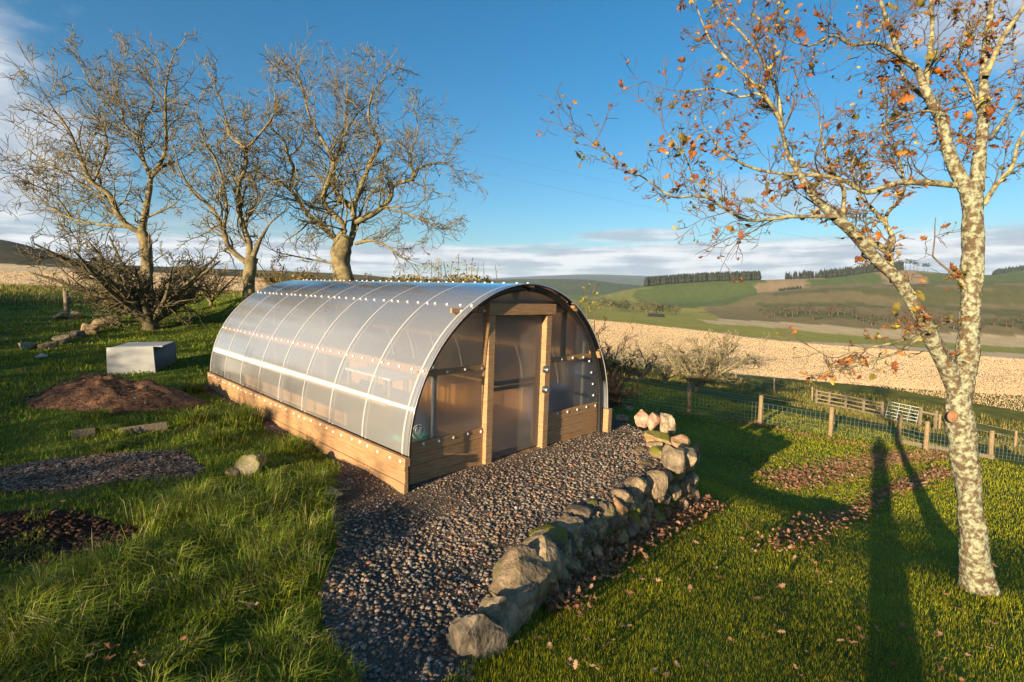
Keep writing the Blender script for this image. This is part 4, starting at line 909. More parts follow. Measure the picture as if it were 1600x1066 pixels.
# rough dry grass along the field fences
q = np.concatenate([wedge(26000, 31, 50, 5, 48), wedge(16000, 33, 48, -50, -14)]); n = len(q); rd = np.hypot(q[:, 0], q[:, 1])
vv = vnoise(q[:, 0], q[:, 1], 3, 51); q = q[vv > .35]; n = len(q); rd = np.hypot(q[:, 0], q[:, 1])
blades('rough_field_edge_grass', q, rng.uniform(.12, .4, n), rng.uniform(.015, .04, n), rng.uniform(.1, .6, n), gcol(n, (.17, .18, .035), .35, .35, (.34, .24, .08)), 'tall rough yellowing grass along the far field fence', 2)
# standing straw on the big valley field and the tan strip on the left
q = np.concatenate([wedge(150000, 55, 262, 4, 47), wedge(20000, 54, 170, -47, -24)]); n = len(q); rd = np.hypot(q[:, 0], q[:, 1])
blades('straw_stubble', q, rng.uniform(.05, .10, n) * (1 + rd / 120), rng.uniform(.05, .09, n) * np.maximum(1, rd / 60), rng.uniform(.0, .5, n), np.array([.55, .405, .24]) * rng.uniform(.95, 1.05, (n, 1)), 'pale straw stubble standing in the valley field', 1, None, ground(q[:, 0], q[:, 1]))
# fallen leaves: a drift along the wall foot, a band across the lawn, and single leaves
FLM = leafmeshes(FM, 'fallen_leaf')
def leafheap(name, xy, label, smin, smax, pile):
    gs = [Geo() for _ in FM]
    for x, y in xy:
        V, Q = LEAF[rl.randrange(6)]; s_ = rl.uniform(smin, smax) * (1 + .04 * math.hypot(x, y)); M3 = np.array(Euler((rl.gauss(0, .5), rl.gauss(0, .5), rl.uniform(0, 6.28))).to_matrix())
        gs[rl.randrange(3)].add((V * s_) @ M3.T + np.array([x, y, gz(x, y) + .034 + rl.random() ** 2 * pile]), Q)
    me_all = Geo(); mats = []
    V = np.concatenate([np.concatenate(a.V) for a in gs]); offs = np.cumsum([0] + [a.n for a in gs[:-1]])
    Q = np.concatenate([np.concatenate(a.Q) + o_ for a, o_ in zip(gs, offs)]); mi = np.concatenate([np.full(sum(len(q_) for q_ in a.Q), i) for i, a in enumerate(gs)])
    me = npmesh(name, V, Q, None, True)
    for m in FM: me.materials.append(m)
    me.polygons.foreach_set('material_index', mi.astype(np.int32)); o = link(name, me); return tag(o, label, 'leaves', kind='stuff')
dr = []
for _ in range(2300):
    s_ = rl.uniform(.9, L + .35); p_, d_, n_ = along(min(s_, L)); p_ = p_ + d_ * max(0, s_ - L) ; k_ = -abs(rl.gauss(0, .16)) - .02; dr.append(tuple(p_ + n_ * k_ + d_ * rl.gauss(0, .05)))
leafheap('leaf_drift', dr, 'drift of brown fallen leaves along the foot of the stone wall', .038, .062, .06)
def strip(pxs, n, wd):
    P_ = np.array([G(a, b)[:2] for a, b in pxs]); out = []
    for _ in range(n):
        f = rl.random() * (len(P_) - 1); i = int(f); q_ = P_[i] + (P_[i + 1] - P_[i]) * (f - i); out.append((q_[0] + rl.gauss(0, wd), q_[1] + rl.gauss(0, wd)))
    return out
leafheap('leaf_litter', strip([(1210, 865), (1290, 815), (1360, 785), (1430, 755), (1480, 735)], 1100, .15), 'dark band of leaves lying in the shallow gully across the lawn', .04, .065, .02)
leafheap('leaf_litter', strip([(1210, 755), (1270, 745), (1340, 728), (1400, 715), (1480, 712)], 1900, .32), 'broad scatter of brown leaves before the wire fence', .04, .065, .02)
leafheap('leaf_litter', strip([(1150, 655), (1200, 668), (1300, 690), (1370, 700)], 200, .12) + strip([(960, 632), (1080, 650), (1180, 665)], 120, .12), 'thin line of leaves caught under the wire netting', .04, .065, .02)
sing = []
while len(sing) < 130:
    px, py = rl.uniform(800, 1600), rl.uniform(700, 1066)
    d_ = G(px, py)
    if not upper(np.array([d_[0]]), np.array([d_[1]]))[0]: sing.append(d_)
for _ in range(24):
    d_ = G(rl.uniform(20, 480), rl.uniform(780, 1060)); sing.append(d_)
for i, d_ in enumerate(sing):
    up_ = i >= 130
    o = link('fallen_leaf', FLM[rl.randrange(len(FLM))]); o.location = (d_[0], d_[1], d_[2] + (.035 if not up_ else .09)); s_ = rl.uniform(.045, .09); o.scale = (s_,) * 3
    o.rotation_euler = (rl.gauss(0, .35), rl.gauss(0, .35), rl.uniform(0, 6.28))
    tag(o, 'single dry brown leaf lying on the mown lawn' if not up_ else 'single dry brown leaf caught in the long grass left of the gravel', 'leaf', 'leaves on the lawn' if not up_ else 'leaves in the long grass')
q = sample(BARE, 1500); scatter_rocks('soil_clods', q, .008 + .03 * rng.random(len(q)) ** 3, np.array([.075, .04, .026]) * rng.uniform(.5, 1.7, (len(q), 1)), 'crumbly red-brown soil clods on the bare patch in the grass', 'soil', m_grav)
# bark mulch mound and wood-chip path
m_mulch = mat('bark_mulch', (.17, .085, .045), (.055, .032, .022), scale=9, rough=.95, bump=1.0, bscale=30)
mu = []; Qm = []
nr2, na2 = 26, 80; mc = MOUND_C
for i in range(nr2):
    for j in range(na2):
        a = j / na2 * 2 * math.pi; f = i / (nr2 - 1); x = mc[0] + 1.5 * f * math.cos(a) * (1 + .12 * math.sin(3 * a + 1)); y = mc[1] + .9 * f * math.sin(a) * (1 + .1 * math.cos(2 * a))
        hz = .42 * (1 - f ** 1.6) * (.55 + .5 * float(vnoise(x, y, .35, 66)) + .35 * float(vnoise(x, y, .13, 62))) ; mu.append((x, y, gz(x, y) + hz - (.06 if i == nr2 - 1 else 0)))
        if i: Qm.append(((i - 1) * na2 + j, i * na2 + j, i * na2 + (j + 1) % na2, (i - 1) * na2 + (j + 1) % na2))
mo = link('mulch_mound', npmesh('mulch_mound', mu, Qm, None, True), None, m_mulch); tag(mo, 'heap of dark reddish bark mulch in front of the grey tank', 'mound')
def chips(name, xy, z, label, cols, parent=None, smax=.05):
    n = len(xy); a = rng.uniform(0, 6.28, n); l = rng.uniform(.015, smax, n); w_ = rng.uniform(.006, .014, n); d = np.stack([np.cos(a), np.sin(a), rng.normal(0, .25, n)], 1) * l[:, None] / 2
    s = np.stack([-np.sin(a), np.cos(a), rng.normal(0, .3, n)], 1) * w_[:, None] / 2; p = np.stack([xy[:, 0], xy[:, 1], z], 1); up_ = np.array([0, 0, .006])
    V = np.stack([p - d - s, p + d - s, p + d + s, p - d + s, p + up_], 1); T = (np.array([(0, 1, 4), (1, 2, 4), (2, 3, 4), (3, 0, 4)])[None] + (np.arange(n) * 5)[:, None, None]).reshape(-1, 3)
    o = link(name, npmesh(name, V.reshape(-1, 3), T, np.repeat(cols, 5, 0)), parent, m_grav); o['kind'] = 'stuff'
    return tag(o, label, 'chips' if not parent else None)
q = sample(CHIPS, 6500); c = np.array([.26, .19, .14]) * rng.uniform(.35, 1.7, (len(q), 1)); k = rng.random(len(q)) < .3; c[k] = np.array([.10, .06, .04]) * rng.uniform(.5, 1.5, (k.sum(), 1))
chips('wood_chips', q, ground(q[:, 0], q[:, 1]) + .012, 'pale wood chips spread as a path through the grass', c, smax=.07)
fr = np.sqrt(rng.random(3600)); aa = rng.uniform(0, 6.28, 3600); q = np.stack([mc[0] + 1.5 * fr * np.cos(aa), mc[1] + .9 * fr * np.sin(aa)], 1)
z = ground(q[:, 0], q[:, 1]) + .42 * (1 - fr ** 1.6) * (.55 + .5 * vnoise(q[:, 0], q[:, 1], .35, 66) + .35 * vnoise(q[:, 0], q[:, 1], .13, 62)) + .012
c = np.array([.13, .065, .035]) * rng.uniform(.4, 1.9, (len(q), 1)); k = rng.random(len(q)) < .06; c[k] = (.35, .30, .24)
chips('bark_chips', q, z, None, c, mo, .06)
# ------------------------------------------------------------------ things on the left bank
def flatpx(px, py, off=0.): p_ = G(px, py); return Vector((p_[0], p_[1], p_[2] + off))
for i, (px, py, l, d_, h, c, mm, lb) in enumerate([(388, 738, .42, .34, .30, (.34, .28, .20), m_mossy, 'moss-topped pale boulder half sunk in the long grass'), (365, 742, .22, .18, .12, SCOL[4], None, 'small grey stone beside the moss-topped boulder'),
        (40, 545, .70, .40, .26, (.25, .21, .14), None, 'long flat sandstone block lying in the grass'), (78, 545, .50, .40, .30, SCOL[5], None, 'dark slab next to the long flat sandstone block'), (98, 536, .55, .45, .34, SCOL[3], None, 'dark rubble stone in the row near the thorn bush'),
        (122, 527, .60, .40, .34, SCOL[3], None, 'grey rubble stone with a white face in the row'), (140, 521, .66, .5, .45, SCOL[0], None, 'rounded brown boulder at the bend of the rubble row'), (155, 510, .8, .5, .36, SCOL[4], None, 'broad grey stone nearest the thorn bush trunk'),
        (175, 505, .8, .5, .34, SCOL[1], None, 'flat-topped stone leaning by the thorn bush'), (122, 498, .7, .5, .4, SCOL[1], None, 'squat stone against the short grey post'), (98, 500, .7, .5, .42, SCOL[7], None, 'pale stone wedged under the short grey post'), (64, 560, .3, .22, .14, (.5, .47, .40), None, 'small white stone in front of the flat sandstone block'),
        (985, 640, .35, .3, .18, SCOL[7], None, 'smooth grey stone on the dark gravel behind the greenhouse corner')]):
    p = flatpx(px, py); stone('boulder', p + Vector((0, 0, h * .25)), (l, d_, h), 500 + i, c, None, None, mm); o = bpy.data.objects[-1] if False else C.objects[-1]; tag(o, lb, 'stone')
m_tank = mat('grey_plastic', (.42, .42, .40), (.36, .36, .345), scale=3, rough=.6); m_tankd = mat('grey_sheet', (.17, .18, .19), (.12, .125, .13), scale=4, rough=.6)
tp_ = flatpx(206, 584); tk = empty('water_tank', tp_, 'square grey tank lying on its side with its pale base turned outward', 'tank'); tk.rotation_euler = (0, 0, R(22))
def loft(name, a, b, m, parent):
    V = [*a, *b]; return link(name, npmesh(name, V, [(0, 1, 2, 3), (7, 6, 5, 4), (0, 4, 5, 1), (1, 5, 6, 2), (2, 6, 7, 3), (3, 7, 4, 0)]), parent, m)
bmx = lambda x0, x1, y, z0, z1: [(x0, y, z0), (x1, y, z0), (x1, y, z1), (x0, y, z1)]
body = loft('body', bmx(-.40, .40, .03, -.05, .56), bmx(-.34, .62, 1.25, .0, .60), m_tankd, tk)
for nm, lo, hi in (('base', (-.43, -.03, -.08), (.43, .025, .60)),):
    bmq = bmesh.new(); bmesh.ops.create_grid(bmq, x_segments=8, y_segments=8, size=.5)
    for v in bmq.verts:
        x, y_ = v.co.x, v.co.y; v.co = (x * .86 * (1 + .05 * (.5 - y_)), -.03 + .05 * (x * x + y_ * y_), .26 + y_ * .68)
    ext = bmesh.ops.extrude_face_region(bmq, geom=bmq.faces[:])
    for e in ext['geom']:
        if isinstance(e, bmesh.types.BMVert): e.co.y += .05
    bmesh.ops.recalc_face_normals(bmq, faces=bmq.faces); me = bpy.data.meshes.new(nm); bmq.to_mesh(me); bmq.free(); link(nm, me, tk, m_tank)
boxobj('rim', (-.36, .08, .565), (.60, 1.24, .60), m_tank, tk, .01)
for i, (a, b, lb) in enumerate((((150, 682), (112, 684), 'short weathered plank sunk in the grass'), ((186, 680), (262, 672), 'long weathered edging plank above the chip path'))):
    p0, p1 = flatpx(*a), flatpx(*b); d = p1 - p0
    o = boxobj('edging_plank', (-d.length / 2, -.02, -.06), (d.length / 2, .02, .07), m_woodgrey, None, .006); o.location = (p0 + p1) / 2 + Vector((0, 0, .05)); o.rotation_euler = (0, 0, math.atan2(d.y, d.x)); tag(o, lb, 'plank')
p = flatpx(520, 776); o = boxobj('slate_offcut', (-.14, -.05, -.015), (.14, .05, .015), m_woodgrey, None, .006); o.location = p + Vector((0, 0, .05)); o.rotation_euler = (.2, .1, -.7); tag(o, 'flat grey offcut lying at the gravel edge below the grass', 'offcut')

# ------------------------------------------------------------------ fences and gate
m_post = mat('fence_wood', (.30, .21, .11), (.18, .13, .07), scale=5, stretch=(6, 6, 1), rough=.85, bump=.5); m_wire = mat('fence_wire', (.40, .42, .38), (.33, .35, .31), rough=.5, metal=.6)
def postmesh(h, r):
    g = Geo(); g.tube([(0, 0, -.3), (0, 0, 0), (.004, .003, h * .5), (0, .004, h), (0, .004, h + .002)], [r * 1.03, r * 1.02, r, r * .97, .002], 9)
    return npmesh('post', np.concatenate(g.V), np.concatenate(g.Q), None, False)
pm_ = postmesh(1.08, .075); pm_.materials.append(m_post)
FP = [(900, 618, 19), (966, 630, 19), (1076, 647, 18.5), (1187, 663, 19.3), (1297, 681, 18.9), (1404, 691, 19.2), (1446, 704, 18.6), (1548, 717, 19.2), (1640, 728, 19.5)]
fp = [pt(*q) for q in FP]
for q in fp: q[2] = gz(q[0], q[1])
fn = empty('stock_fence', fp[1], 'wire netting stock fence on round wooden posts at the foot of the lawn', 'fence')
for i, q in enumerate(fp):
    o = link('post', pm_, fn); o.location = q - fp[1]; o.rotation_euler = (random.uniform(-.03, .03), random.uniform(-.02, .05), random.uniform(0, 6))
g = Geo()
for a, b in zip(fp[:-1], fp[1:]):
    a = a - fp[1]; b = b - fp[1]
    for z in (.08, .2, .32, .46, .62, .80, 1.02): g.tube([a + (0, -.07, z), (a + b) / 2 + (0, -.07, z - .01), b + (0, -.07, z)], [.0042] * 3, 3)
    n = int(np.linalg.norm(b - a) / .16)
    for i in range(n):
        q = a + (b - a) * (i + .5) / n; g.tube([q + (0, -.068, .08), q + (0, -.068, .80)], [.0035] * 2, 3)
nt_ = g.make('wire_netting', m_wire, fn); nt_['kind'] = 'stuff'
bb = boxobj('bottom_rail', (0, -.03, 0), (float(np.linalg.norm(fp[7] - fp[5])), .03, .14), m_woodgrey, fn); dv = fp[7] - fp[5]
bb.location = (fp[5] + fp[7]) / 2 - fp[1] + np.array([0, -.12, .10]); bb.rotation_euler = (0, -math.atan2(dv[2], math.hypot(dv[0], dv[1])), math.atan2(dv[1], dv[0]))
# far paddock fence and gate
gpx = [(1382, 633), (1437, 640)]; ga, gb = pt(1382, 632, 30.5), pt(1436, 637, 29.5)
for q in (ga, gb): q[2] = gz(q[0], q[1])
m_gate = mat('gate_metal', (.30, .34, .35), (.26, .29, .30), rough=.4, metal=.5)
gt = empty('field_gate', ga, 'pale galvanised seven-bar field gate leading to the straw field', 'gate'); dv = gb - ga; GL = float(np.linalg.norm(dv)); gt.rotation_euler = (0, -math.asin(dv[2] / GL), math.atan2(dv[1], dv[0]))
for i in range(6):
    g = Geo(); z = .12 + i * .2; g.tube([(.06, 0, z), (GL - .1, 0, z)], [.02, .02], 6); g.make('bar', m_gate, gt, True)
for x in (.06, GL * .36, GL * .68, GL - .1): g = Geo(); g.tube([(x, 0, .08), (x, 0, 1.16)], [.026, .026], 6); g.make('upright', m_gate, gt, True)
def rail_fence(name, pts, rails, label, ph, slat):
    P_ = [np.array([q[0], q[1], gz(q[0], q[1])]) for q in pts]; root = empty(name, P_[0], label, 'fence')
    for q in P_:
        o = boxobj('post', (-.06, -.06, -.3), (.06, .06, ph), m_woodgrey, root, .01); o.location = Vector(q - P_[0]) + Vector((0, 0, ph / 2 - .15))
    for a, b in zip(P_[:-1], P_[1:]):
        d = b - a; Ln = float(np.linalg.norm(d))
        for z in rails:
            o = boxobj('rail', (-Ln / 2, -.02, -slat / 2), (Ln / 2, .02, slat / 2), m_woodgrey, root, .005); o.location = Vector((a + b) / 2 - P_[0]) + Vector((0, -.09, z)); o.rotation_euler = (0, -math.asin(d[2] / Ln), math.atan2(d[1], d[0]))
    return root
rail_fence('rail_fence', [pt(1276, 612, 34)[:2], pt(1296, 615, 33.5)[:2], pt(1322, 619, 33)[:2], pt(1350, 624, 32)[:2], pt(1379, 630, 31)[:2]], (.2, .45, .72, .95), 'weathered timber rail fence left of the field gate', 1.05, .08)
rail_fence('rail_fence', [pt(1439, 640, 29.4)[:2], pt(1463, 645, 29)[:2]], (.95,), 'short strained fence end with stout post right of the field gate', 1.2, .09)
fl = [pt(a, b, t) for a, b, t in [(905, 575, 44), (958, 578, 43), (1020, 584, 42), (1085, 590, 41), (1150, 594, 40), (1210, 598, 39), (1270, 606, 36)]]
fl2 = [pt(a, b, t) for a, b, t in [(1470, 645, 29), (1588, 672, 27), (1660, 690, 26)]]
fl3 = [pt(a, b, t) for a, b, t in [(-40, 455, 44), (77, 452, 45), (180, 456, 46), (300, 460, 46)]]
pm2 = postmesh(1.05, .06); pm2.materials.append(m_post)
for L_, lb in ((fl, 'far post-and-wire fence along the edge of the straw field'), (fl2, 'post-and-wire fence running on from the gate behind the oak'), (fl3, 'post-and-wire fence along the tan field beyond the thorn bush')):
    for q in L_: q[2] = gz(q[0], q[1])
    r_ = empty('wire_fence', L_[0], lb, 'fence'); g = Geo()
    for q in L_: o = link('post', pm2, r_); o.location = q - L_[0]; o.rotation_euler = (0, random.uniform(-.05, .05), 0)
    for a, b in zip(L_[:-1], L_[1:]):
        for z in (.3, .65, 1.0): g.tube([a - L_[0] + (0, 0, z), b - L_[0] + (0, 0, z)], [.006, .006], 3)
    g.make('wire', m_wire, r_)
p = pt(105, 492, 23); p[2] = gz(p[0], p[1]); o = link('old_post', postmesh(.92, .10), None, m_woodgrey); o.location = p; tag(o, 'short square grey post standing among rubble stones near the thorn bush', 'post')

# ------------------------------------------------------------------ leafy whips and hedge behind the greenhouse
def cards(P_, size, cols, name, m, parent):
    n = len(P_); A_ = rng.normal(size=(n, 3)); A_ /= np.linalg.norm(A_, axis=1)[:, None]; B_ = np.cross(A_, rng.normal(size=(n, 3))); B_ /= np.linalg.norm(B_, axis=1)[:, None]
    s = size[:, None]; V = np.stack([P_ - A_ * s, P_ + B_ * s * .45, P_ + A_ * s, P_ - B_ * s * .45], 1).reshape(-1, 3)
    o = link(name, npmesh(name, V, np.arange(4 * n).reshape(-1, 4), np.repeat(cols, 4, 0)), parent, m); o['kind'] = 'stuff'; return o
def whip(px, top, t, base_py, sd_, lb, leafy):
    b = pt(px, base_py, t); b[2] = gz(b[0], b[1]); tpz = pt(px, top, t)[2]; H = tpz - b[2]; root = empty('sapling', b, lb, 'sapling', 'leafy whips behind the greenhouse'); r_ = random.Random(sd_)
    g = Geo(); P_ = [(0, 0, -.1), (r_.gauss(0, .03), 0, H * .4), (r_.gauss(0, .05), 0, H * .75), (r_.gauss(0, .05), 0, H)]; g.tube(catmull(P_, 3), np.linspace(.03, .008, 10), 5); g.make('stem', m_bark_r, root)
    n = leafy; zz = H * (.35 + .65 * rng.random(n)); Pp = np.stack([rng.normal(0, .10, n), rng.normal(0, .10, n), zz], 1)
    cards(Pp, rng.uniform(.035, .07, n), gcol(n, (.26, .22, .03), .4, .3, (.42, .30, .04)), 'foliage', m_blade, root)
for i, (px, top, lf) in enumerate([(676, 408, 50), (681, 404, 90), (688, 405, 110), (696, 408, 80), (705, 414, 40), (714, 398, 130), (727, 406, 110), (738, 405, 110), (745, 412, 40), (755, 410, 24), (775, 414, 14)]):
    whip(px, top, 19 + .15 * i, 470, 70 + i, 'tall thin sapling with yellowing leaves standing up behind the greenhouse ridge', lf)
for i, (px, top, lf) in enumerate([(915, 448, 60), (927, 444, 60), (906, 470, 30)]): whip(px, top, 14.5, 560, 90 + i, 'thin yellow-leaved whip beyond the right flank of the greenhouse', lf)
hb = pt(640, 470, 21.5); hb[2] = gz(hb[0], hb[1]); hd = empty('hedge', hb, 'low olive and yellow hedge running behind the greenhouse', 'hedge'); n = 9000
hx = rng.uniform(-5.8, 3.4, n); hz = np.abs(rng.normal(0, .9, n)) * (.6 + .6 * vnoise(hx, hx * 0, .8, 71)); hh = 1.55 + .35 * vnoise(hx, hx * 0, 1.1, 72)
hz = rng.random(n) * (hh + np.array(1.15))
hy = rng.normal(0, .45, n); base = np.array([gz(hb[0] + a, hb[1] + b) for a, b in zip(hx[::60], hy[::60])]).mean() - hb[2]
cards(np.stack([hx, hy, hz + base], 1), rng.uniform(.05, .11, n), gcol(n, (.13, .12, .025), .5, .3, (.34, .24, .05)), 'foliage', m_blade, hd)
g = Geo()
for i in range(40):
    x = rng.uniform(-5.6, 3.2); y = rng.normal(0, .3); g.tube([(x, y, base - .2), (x + rng.normal(0, .2), y + rng.normal(0, .2), base + rng.uniform(1.2, 2.6))], [.025, .008], 4)
g.make('stems', m_bark_r, hd)

# ------------------------------------------------------------------ far woods, trees and bales
m_con = mat('conifer', (.020, .026, .014), (.032, .036, .02), scale=.1, rough=1)
m_far = mat('far_tree', None, attr=True, scale=.3, rough=1, amp=.4)
def conifers(name, pts, hmin, hmax, label):
    n = len(pts); S = 5; z = np.array([gz(x, y) for x, y in pts]); h = rng.uniform(hmin, hmax, n); r_ = h * rng.uniform(.16, .24, n); th = np.arange(S) * 2 * np.pi / S
    rings_ = [(.06, .9), (.35, 1.), (.37, .7), (.68, .62), (.70, .4), (1., .02)]
    V = np.stack([np.stack([pts[:, 0, None] + r_[:, None] * k * np.cos(th + i), pts[:, 1, None] + r_[:, None] * k * np.sin(th + i), np.repeat((z + h * f)[:, None], S, 1)], -1) for i, (f, k) in enumerate(rings_)], 1).reshape(-1, 3)
    Q = np.array([(i * S + j, i * S + (j + 1) % S, (i + 1) * S + (j + 1) % S, (i + 1) * S + j) for i in range(5) for j in range(S)]); Q = (Q[None] + (np.arange(n) * 6 * S)[:, None, None]).reshape(-1, 4)
    o = link(name, npmesh(name, V, Q), None, m_con); return tag(o, label, 'wood', kind='stuff')
def patch_pts(n, c0, c1, d0, d1):
    c = rng.uniform(c0, c1, n); d = rng.uniform(d0, d1, n); dirs = np.array([ray(a, 459) for a in c]); return np.stack([dirs[:, 0] / dirs[:, 1] * d, d], 1)
conifers('conifer_plantation', patch_pts(2100, 1008, 1186, 1270, 1400), 15, 25, 'dark conifer plantation along the green hill top')
conifers('conifer_plantation', np.concatenate([patch_pts(420, 1285, 1408, 1290, 1380), patch_pts(60, 1225, 1285, 1310, 1360)]), 15, 26, 'dark ragged conifer wood on the knoll behind the oak limbs')
conifers('conifer_plantation', patch_pts(420, 1548, 1720, 1690, 1820), 20, 26, 'dark conifer block on the far right hill')
conifers('conifer_plantation', patch_pts(60, 1215, 1252, 1030, 1050), 4, 7, 'small dark gorse clump on the moor edge')
def pine(px, d, H, sd_):
    q = ray(px, 459); x, y = q[0] / q[1] * d, d; r_ = empty('pine_tree', (x, y, gz(x, y)), 'tall thin lone pine on the hill crest right of the knoll wood', 'tree', 'lone pines on the crest'); g = Geo(); g.tube([(0, 0, -1), (0, 0, H)], [.5, .2], 5); g.make('trunk', m_con, r_)
    n = 90; Pp = np.stack([rng.normal(0, H * .13, n), rng.normal(0, H * .13, n), H * (.62 + .4 * rng.random(n))], 1); o = cards(Pp, rng.uniform(1, 2, n), np.tile((.02, .024, .014), (n, 1)), 'crown', m_con, r_)
for i, (px, H) in enumerate([(1404, 26), (1412, 28), (1419, 27), (1425, 26), (1430, 22), (1441, 20), (1447, 21)]): pine(px, 1310, H, i)
def fartree(px, d, H, col, lb, grp, nm='distant_tree', n=160, wide=.36):
    q = ray(px, 459); x, y = q[0] / q[1] * d, d; r_ = empty(nm, (x, y, gz(x, y)), lb, 'tree', grp); g = Geo(); g.tube([(0, 0, -.5), (0, 0, H * .6)], [H * .03, H * .012], 5); g.make('trunk', m_bark_o, r_)
    v = rng.normal(size=(n, 3)); v /= np.linalg.norm(v, axis=1)[:, None]; v *= (rng.random(n) ** .4)[:, None]; Pp = v * np.array([H * wide, H * wide, H * .42]) + (0, 0, H * .56)
    cards(Pp, rng.uniform(.04, .10, n) * H, np.array(col) * rng.uniform(.6, 1.4, (n, 1)), 'crown', m_far, r_)
for i in range(16):
    px = 945 + i * 7.5 + random.uniform(-3, 3); k = random.random(); fartree(px, random.uniform(470, 520), random.uniform(8, 13), (.10, .085, .035) if k < .7 else (.05, .06, .02), 'small bushy tree in the copse at the foot of the green hill', 'trees of the valley copse')
for i in range(46):
    px = 1190 + i * 9.6 + random.uniform(-5, 5); fartree(px, random.uniform(470, 560), random.uniform(7, 14), (.075, .055, .032), 'bare brownish tree in the hedgerow between straw strip and moor', 'hedgerow trees below the moor', n=110)
for i in range(14):
    px = 395 + i * 26 + random.uniform(-8, 8); fartree(px, random.uniform(120, 260), random.uniform(3, 6), (.11, .06, .03), 'rusty brown scrub tree on the slope beyond the bare trees', 'scrub beyond the bare trees', n=90)
m_bale = mat('black_wrap', (.012, .012, .016), (.02, .02, .026), rough=.35, spec=.5)
bale = lathe('bale', [(.01, -.6), (.55, -.6), (.63, -.52), (.65, 0), (.63, .52), (.55, .6), (.01, .6)], m_bale, None, 14); bme = bale.data; bpy.data.objects.remove(bale)
for r_ in range(2):
    for i in range(10 - r_):
        q = ray(1014 + (i + .5 * r_) * 2.7, 459); d = 400; x, y = q[0] / q[1] * d, d; o = link('silage_bale', bme); o.location = (x, y, gz(x, y) + .62 + r_ * 1.12); o.rotation_euler = (R(90), 0, .1); o.scale = (1.05, 1.05, 1.2)
        tag(o, 'black wrapped silage bale in the stack on the valley meadow', 'bale', 'silage bales on the meadow')

# ------------------------------------------------------------------ overhead cables
m_cable = mat('cable', (.12, .14, .17), (.12, .14, .17), rough=.7)
for (a, b, lb) in ((((-150, 30, 34), (1700, 415, 80)), None, 'upper of two overhead cables crossing the sky behind the trees'), (((-150, 62, 34), (1700, 440, 80)), None, 'lower of two overhead cables crossing the sky behind the trees')):
    p0, p1 = pt(*a[0]), pt(*a[1]); n = 24; P_ = np.array([p0 + (p1 - p0) * f - np.array([0, 0, 1.6 * 4 * f * (1 - f)]) for f in np.linspace(0, 1, n)])
    g = Geo(); g.tube(P_ - P_[0], [.007] * n, 4); o = g.make('overhead_cable', m_cable); o.location = P_[0]; tag(o, lb, 'cable')

# ------------------------------------------------------------------ unseen hedge added behind the camera to shade the near garden, and the photographer
PH = R(65); rdir = np.array([math.cos(PH), -math.sin(PH)]); nrm_ = np.array([math.sin(PH), math.cos(PH)])
mid_ = np.array([GX, GY]) - nrm_ * 20.2; s0_ = (np.array([-30., 19.]) - mid_) @ rdir; s1_ = (np.array([-14.4, -17.0]) - mid_) @ rdir
src = C.objects['thorn_bush']; nb = 28
for i in range(nb):
    q = mid_ + rdir * (s0_ + (s1_ - s0_) * (i + .5) / nb) + nrm_ * random.uniform(-.4, .4); z = gz(*q) if abs(q[0]) < 35 else 1.5
    o = src.copy(); C.objects.link(o); o.location = (q[0], q[1], z); k = (5.65 - z) / 3.9; o.scale = (k * .95, k * .95, k); o.rotation_euler = (0, 0, i * 2.4)
    tag(o, 'tall leafless shrub added out of view behind the photographer to shade the bank', 'shrub', 'unseen hedge added to shade the bank'); o.name = 'shade_shrub'
    for ch in src.children: d_ = ch.copy(); C.objects.link(d_); d_.parent = o

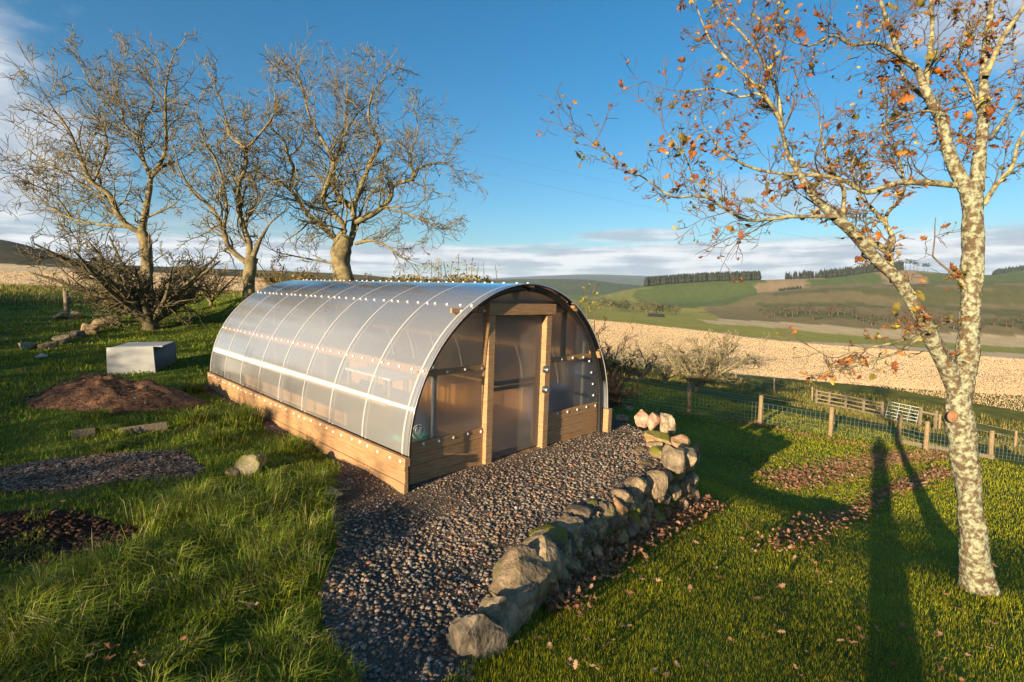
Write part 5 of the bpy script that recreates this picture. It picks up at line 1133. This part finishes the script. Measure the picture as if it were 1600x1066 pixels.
m_coat = mat('dark_coat', (.03, .035, .045), (.045, .05, .06), scale=30, rough=.9); pz = gz(-.02, -.42)
per = empty('person', (-.02, -.42, pz), 'person in a dark coat standing behind the camera whose shadow crosses the lawn', 'person'); per.rotation_euler = (0, 0, -SUN_AZ); Hp = 2.42 - pz; k = Hp / 1.8
joints = {'pel': (0, 0, .95), 'che': (0, 0, 1.32), 'nek': (0, 0, 1.52), 'hed': (0, .02, 1.63), 'top': (0, .01, 1.76), 'hl': (-.10, 0, .90), 'kl': (-.08, .02, .50), 'al': (-.07, 0, .09), 'tl': (-.08, .16, .04), 'hr': (.10, 0, .90), 'kr': (.08, .02, .50), 'ar': (.07, 0, .09), 'tr': (.08, .16, .04),
          'sl': (-.17, 0, 1.42), 'el': (-.21, .10, 1.18), 'wl': (-.09, .24, 1.45), 'fl': (-.05, .27, 1.55), 'sr': (.17, 0, 1.42), 'er': (.21, .10, 1.18), 'wr': (.09, .24, 1.45), 'fr': (.05, .27, 1.55)}
bones = ['pel che', 'che nek', 'nek hed', 'hed top', 'pel hl', 'hl kl', 'kl al', 'al tl', 'pel hr', 'hr kr', 'kr ar', 'ar tr', 'che sl', 'sl el', 'el wl', 'wl fl', 'che sr', 'sr er', 'er wr', 'wr fr']
rad_ = dict(pel=.16, che=.17, nek=.065, hed=.10, top=.07, hl=.12, kl=.10, al=.075, tl=.04, hr=.12, kr=.10, ar=.075, tr=.04, sl=.075, el=.05, wl=.04, fl=.035, sr=.075, er=.05, wr=.04, fr=.035)
nm = list(joints); me = bpy.data.meshes.new('body'); me.from_pydata([tuple(np.array(joints[a]) * k) for a in nm], [tuple(nm.index(x) for x in b.split()) for b in bones], [])
bo = link('body', me, per, m_coat); bo.modifiers.new('skin', 'SKIN'); sv_ = me.skin_vertices[0].data
for i, a in enumerate(nm): sv_[i].radius = (rad_[a] * k, rad_[a] * k * (.75 if a in ('pel', 'che') else 1)); sv_[i].use_root = a == 'pel'
ms = bo.modifiers.new('sub', 'SUBSURF'); ms.levels = 2; ms.render_levels = 2

# ------------------------------------------------------------------ the air over the valley
g = Geo(); g.box((-15000, -300, -160), (15000, 14500, 420))
hz_ = g.make('haze'); hm = bpy.data.materials.new('haze'); hm.use_nodes = True; hm.node_tree.nodes.clear()
pv = hm.node_tree.nodes.new('ShaderNodeVolumePrincipled'); pv.inputs['Color'].default_value = (.60, .79, 1., 1); pv.inputs['Density'].default_value = 5.5e-5; ho = hm.node_tree.nodes.new('ShaderNodeOutputMaterial'); hm.node_tree.links.new(pv.outputs[0], ho.inputs['Volume'])
hz_.data.materials.append(hm); tag(hz_, 'thin blue haze over the valley and far hills', 'haze', kind='stuff')
